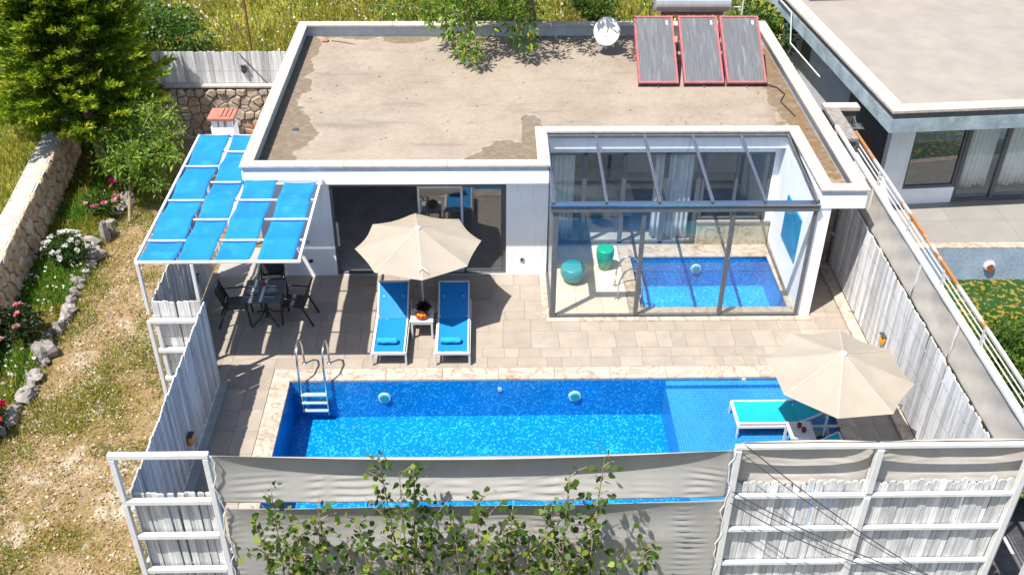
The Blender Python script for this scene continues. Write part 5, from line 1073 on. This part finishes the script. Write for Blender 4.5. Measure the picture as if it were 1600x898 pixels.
for k, (y, lab) in enumerate(((19.3,'low spiky plant at the railing near the neighbouring terrace'), (17.8,'spiky plant behind the railing beside the neighbouring pool corner'), (16.4,'spiky plant behind the middle of the rusty railing'), (14.9,'spiky plant behind the railing near the bright green bush'))):
    pt = thing('spiky_plant', lab, 'plant', (8.75,y,-.25), 'plants along the railing'); n = 420; D = RNG.normal(size=(n,3)); D[:,2] = np.abs(D[:,2])+.5
    C = np.array([8.75,y,-.2])+RNG.normal(size=(n,3))*np.array([.18,.55,.05]); V, tt = leaves(C, D, .55+.6*RNG.random(n), .05, tints(n, (.09,.16,.02), .35, (.26,.25,.05), .25), droop=.25); npmesh('leaf', V, 4, tt, 'leaf', pt, kind='stuff')

# ================================================================== GRASS
def scatter(n, x0, x1, y0, y1): return np.stack([RNG.uniform(x0, x1, n), RNG.uniform(y0, y1, n)], 1)
# hillside
P = scatter(52000, -15, 9, 27.1, 36); Z = np.array([hillz(x, y) for x, y in P]); P3 = np.column_stack([P, Z-.02]); v = vnoise(P, .55, 3)
keep = RNG.random(len(P)) < np.clip(.75+v*.9, .25, 1); P3 = P3[keep]; v = v[keep]; n = len(P3)
v9 = vnoise(P3, 1.6, 11)
tt = tints(n, (.42,.35,.055), .4, (.15,.21,.025), .42); g = v < -.12; tt[g] = tints(g.sum(), (.11,.18,.02), .35, (.34,.30,.045), .35)
blades('hillside_grass', P3, (.16+.34*RNG.random(n))*(1+.7*v9), .035, 1.1, tt*(1+.45*v9[:, None]))
n = 1500; Q = scatter(n, -10, 9, 27.2, 34); C = np.column_stack([Q, np.array([hillz(x, y) for x, y in Q])+.25+.2*RNG.random(n)]); V, t3 = leaves(C, RNG.normal(size=(n,3)), .05+.05*RNG.random(n), .5, tints(n, (.78,.74,.55), .2), droop=0); npmesh('seed_heads', V, 4, t3, 'petal', None, kind='stuff')
# field left of the stone wall
P = scatter(26000, -17, -10.5, 16, 27.0); k = P[:,0] < (-10.64-.12*(P[:,1]-18.84))-.5; P = P[k]; Zf = .68+.5*np.clip((P[:,1]-23.5)/3.5, 0, 1)**2; P3 = np.column_stack([P, Zf-.02]); n = len(P3)
tt = tints(n, (.40,.37,.05), .35, (.19,.26,.03), .42); blades('field_grass', P3, .14+.2*RNG.random(n), .03, .8, tt)
# flower bed
P = scatter(26000, -11.6, -9.25, 13, 26.5); wx = -10.64-.12*(P[:,1]-18.84); v = vnoise(P, .8, 8)
k = (P[:,0] > wx+.12) & (P[:,0] < -9.33-.02*(P[:,1]-18)-.1*np.maximum(0, P[:,1]-21.5)) & (RNG.random(len(P)) < np.clip(.8+v*1.6, .08, 1)) & (RNG.random(len(P)) < np.clip((25.2-P[:,1])/2, .08, 1)); P = P[k]; v = v[k]; n = len(P)
tt = tints(n, (.09,.24,.014), .35, (.19,.34,.025), .3); g = v < -.02; tt[g] = tints(g.sum(), (.40,.36,.03), .3, (.16,.26,.02), .35)
blades('bed_grass', np.column_stack([P, np.full(n, -.26)]), .08+.14*RNG.random(n), .028, .9, tt)
n = 190; P = scatter(n, -10.7, -9.2, 14, 20.5); D = RNG.normal(size=(n*3,3)); D[:,2] = np.abs(D[:,2])*.3; C = np.repeat(np.column_stack([P, np.full(n, -.12)]), 3, 0); V, t3 = leaves(C, D, .035+.02*RNG.random(n*3), .6, tints(n*3, (.80,.78,.70), .1), droop=0); npmesh('daisies', V, 4, t3, 'petal', None, kind='stuff')
# yard: straw and green tufts
P = scatter(95000, -9.6, -5.35, 9.5, 26); v = vnoise(P, .75, 5); v2 = vnoise(P, 2.2, 2); e = P[:,0]-(-9.25)
den = np.clip(.42+.9*v+.6*v2+.5*np.exp(-e/.35)+.25*np.exp(-(-5.4-P[:,0])/.3), .02, .95); k = (RNG.random(len(P)) < den) & ((P[:,0] < -6.5) | (P[:,1] < 15.3)); P = P[k]; v = v[k]; v2 = v2[k]; e = e[k]; n = len(P)
tt = tints(n, (.56,.41,.15), .3, (.36,.34,.06), .35); g = (v+.6*v2+.6*np.exp(-e/.4) > .16); tt[g] = tints(g.sum(), (.22,.27,.03), .35, (.42,.36,.07), .35)
blades('yard_grass', np.column_stack([P, np.full(n, -.39)]), (.03+.07*RNG.random(n))*np.where(g, 1.2, .8), .022, 1.2, tt)
n = 9000; P = scatter(n, -9.2, -5.4, 9.5, 26); P = P[(P[:,0] < -6.5) | (P[:,1] < 15.3)]; n = len(P); D = RNG.normal(size=(n,3)); D[:,2] = .1*D[:,2]; V, t3 = leaves(np.column_stack([P, np.full(n, -.375)]), D, .03+.04*RNG.random(n), .45, tints(n, (.66,.56,.42), .25, (.34,.22,.10), .35), droop=0); npmesh('straw_litter', V, 4, t3, 'petal', None, kind='stuff')
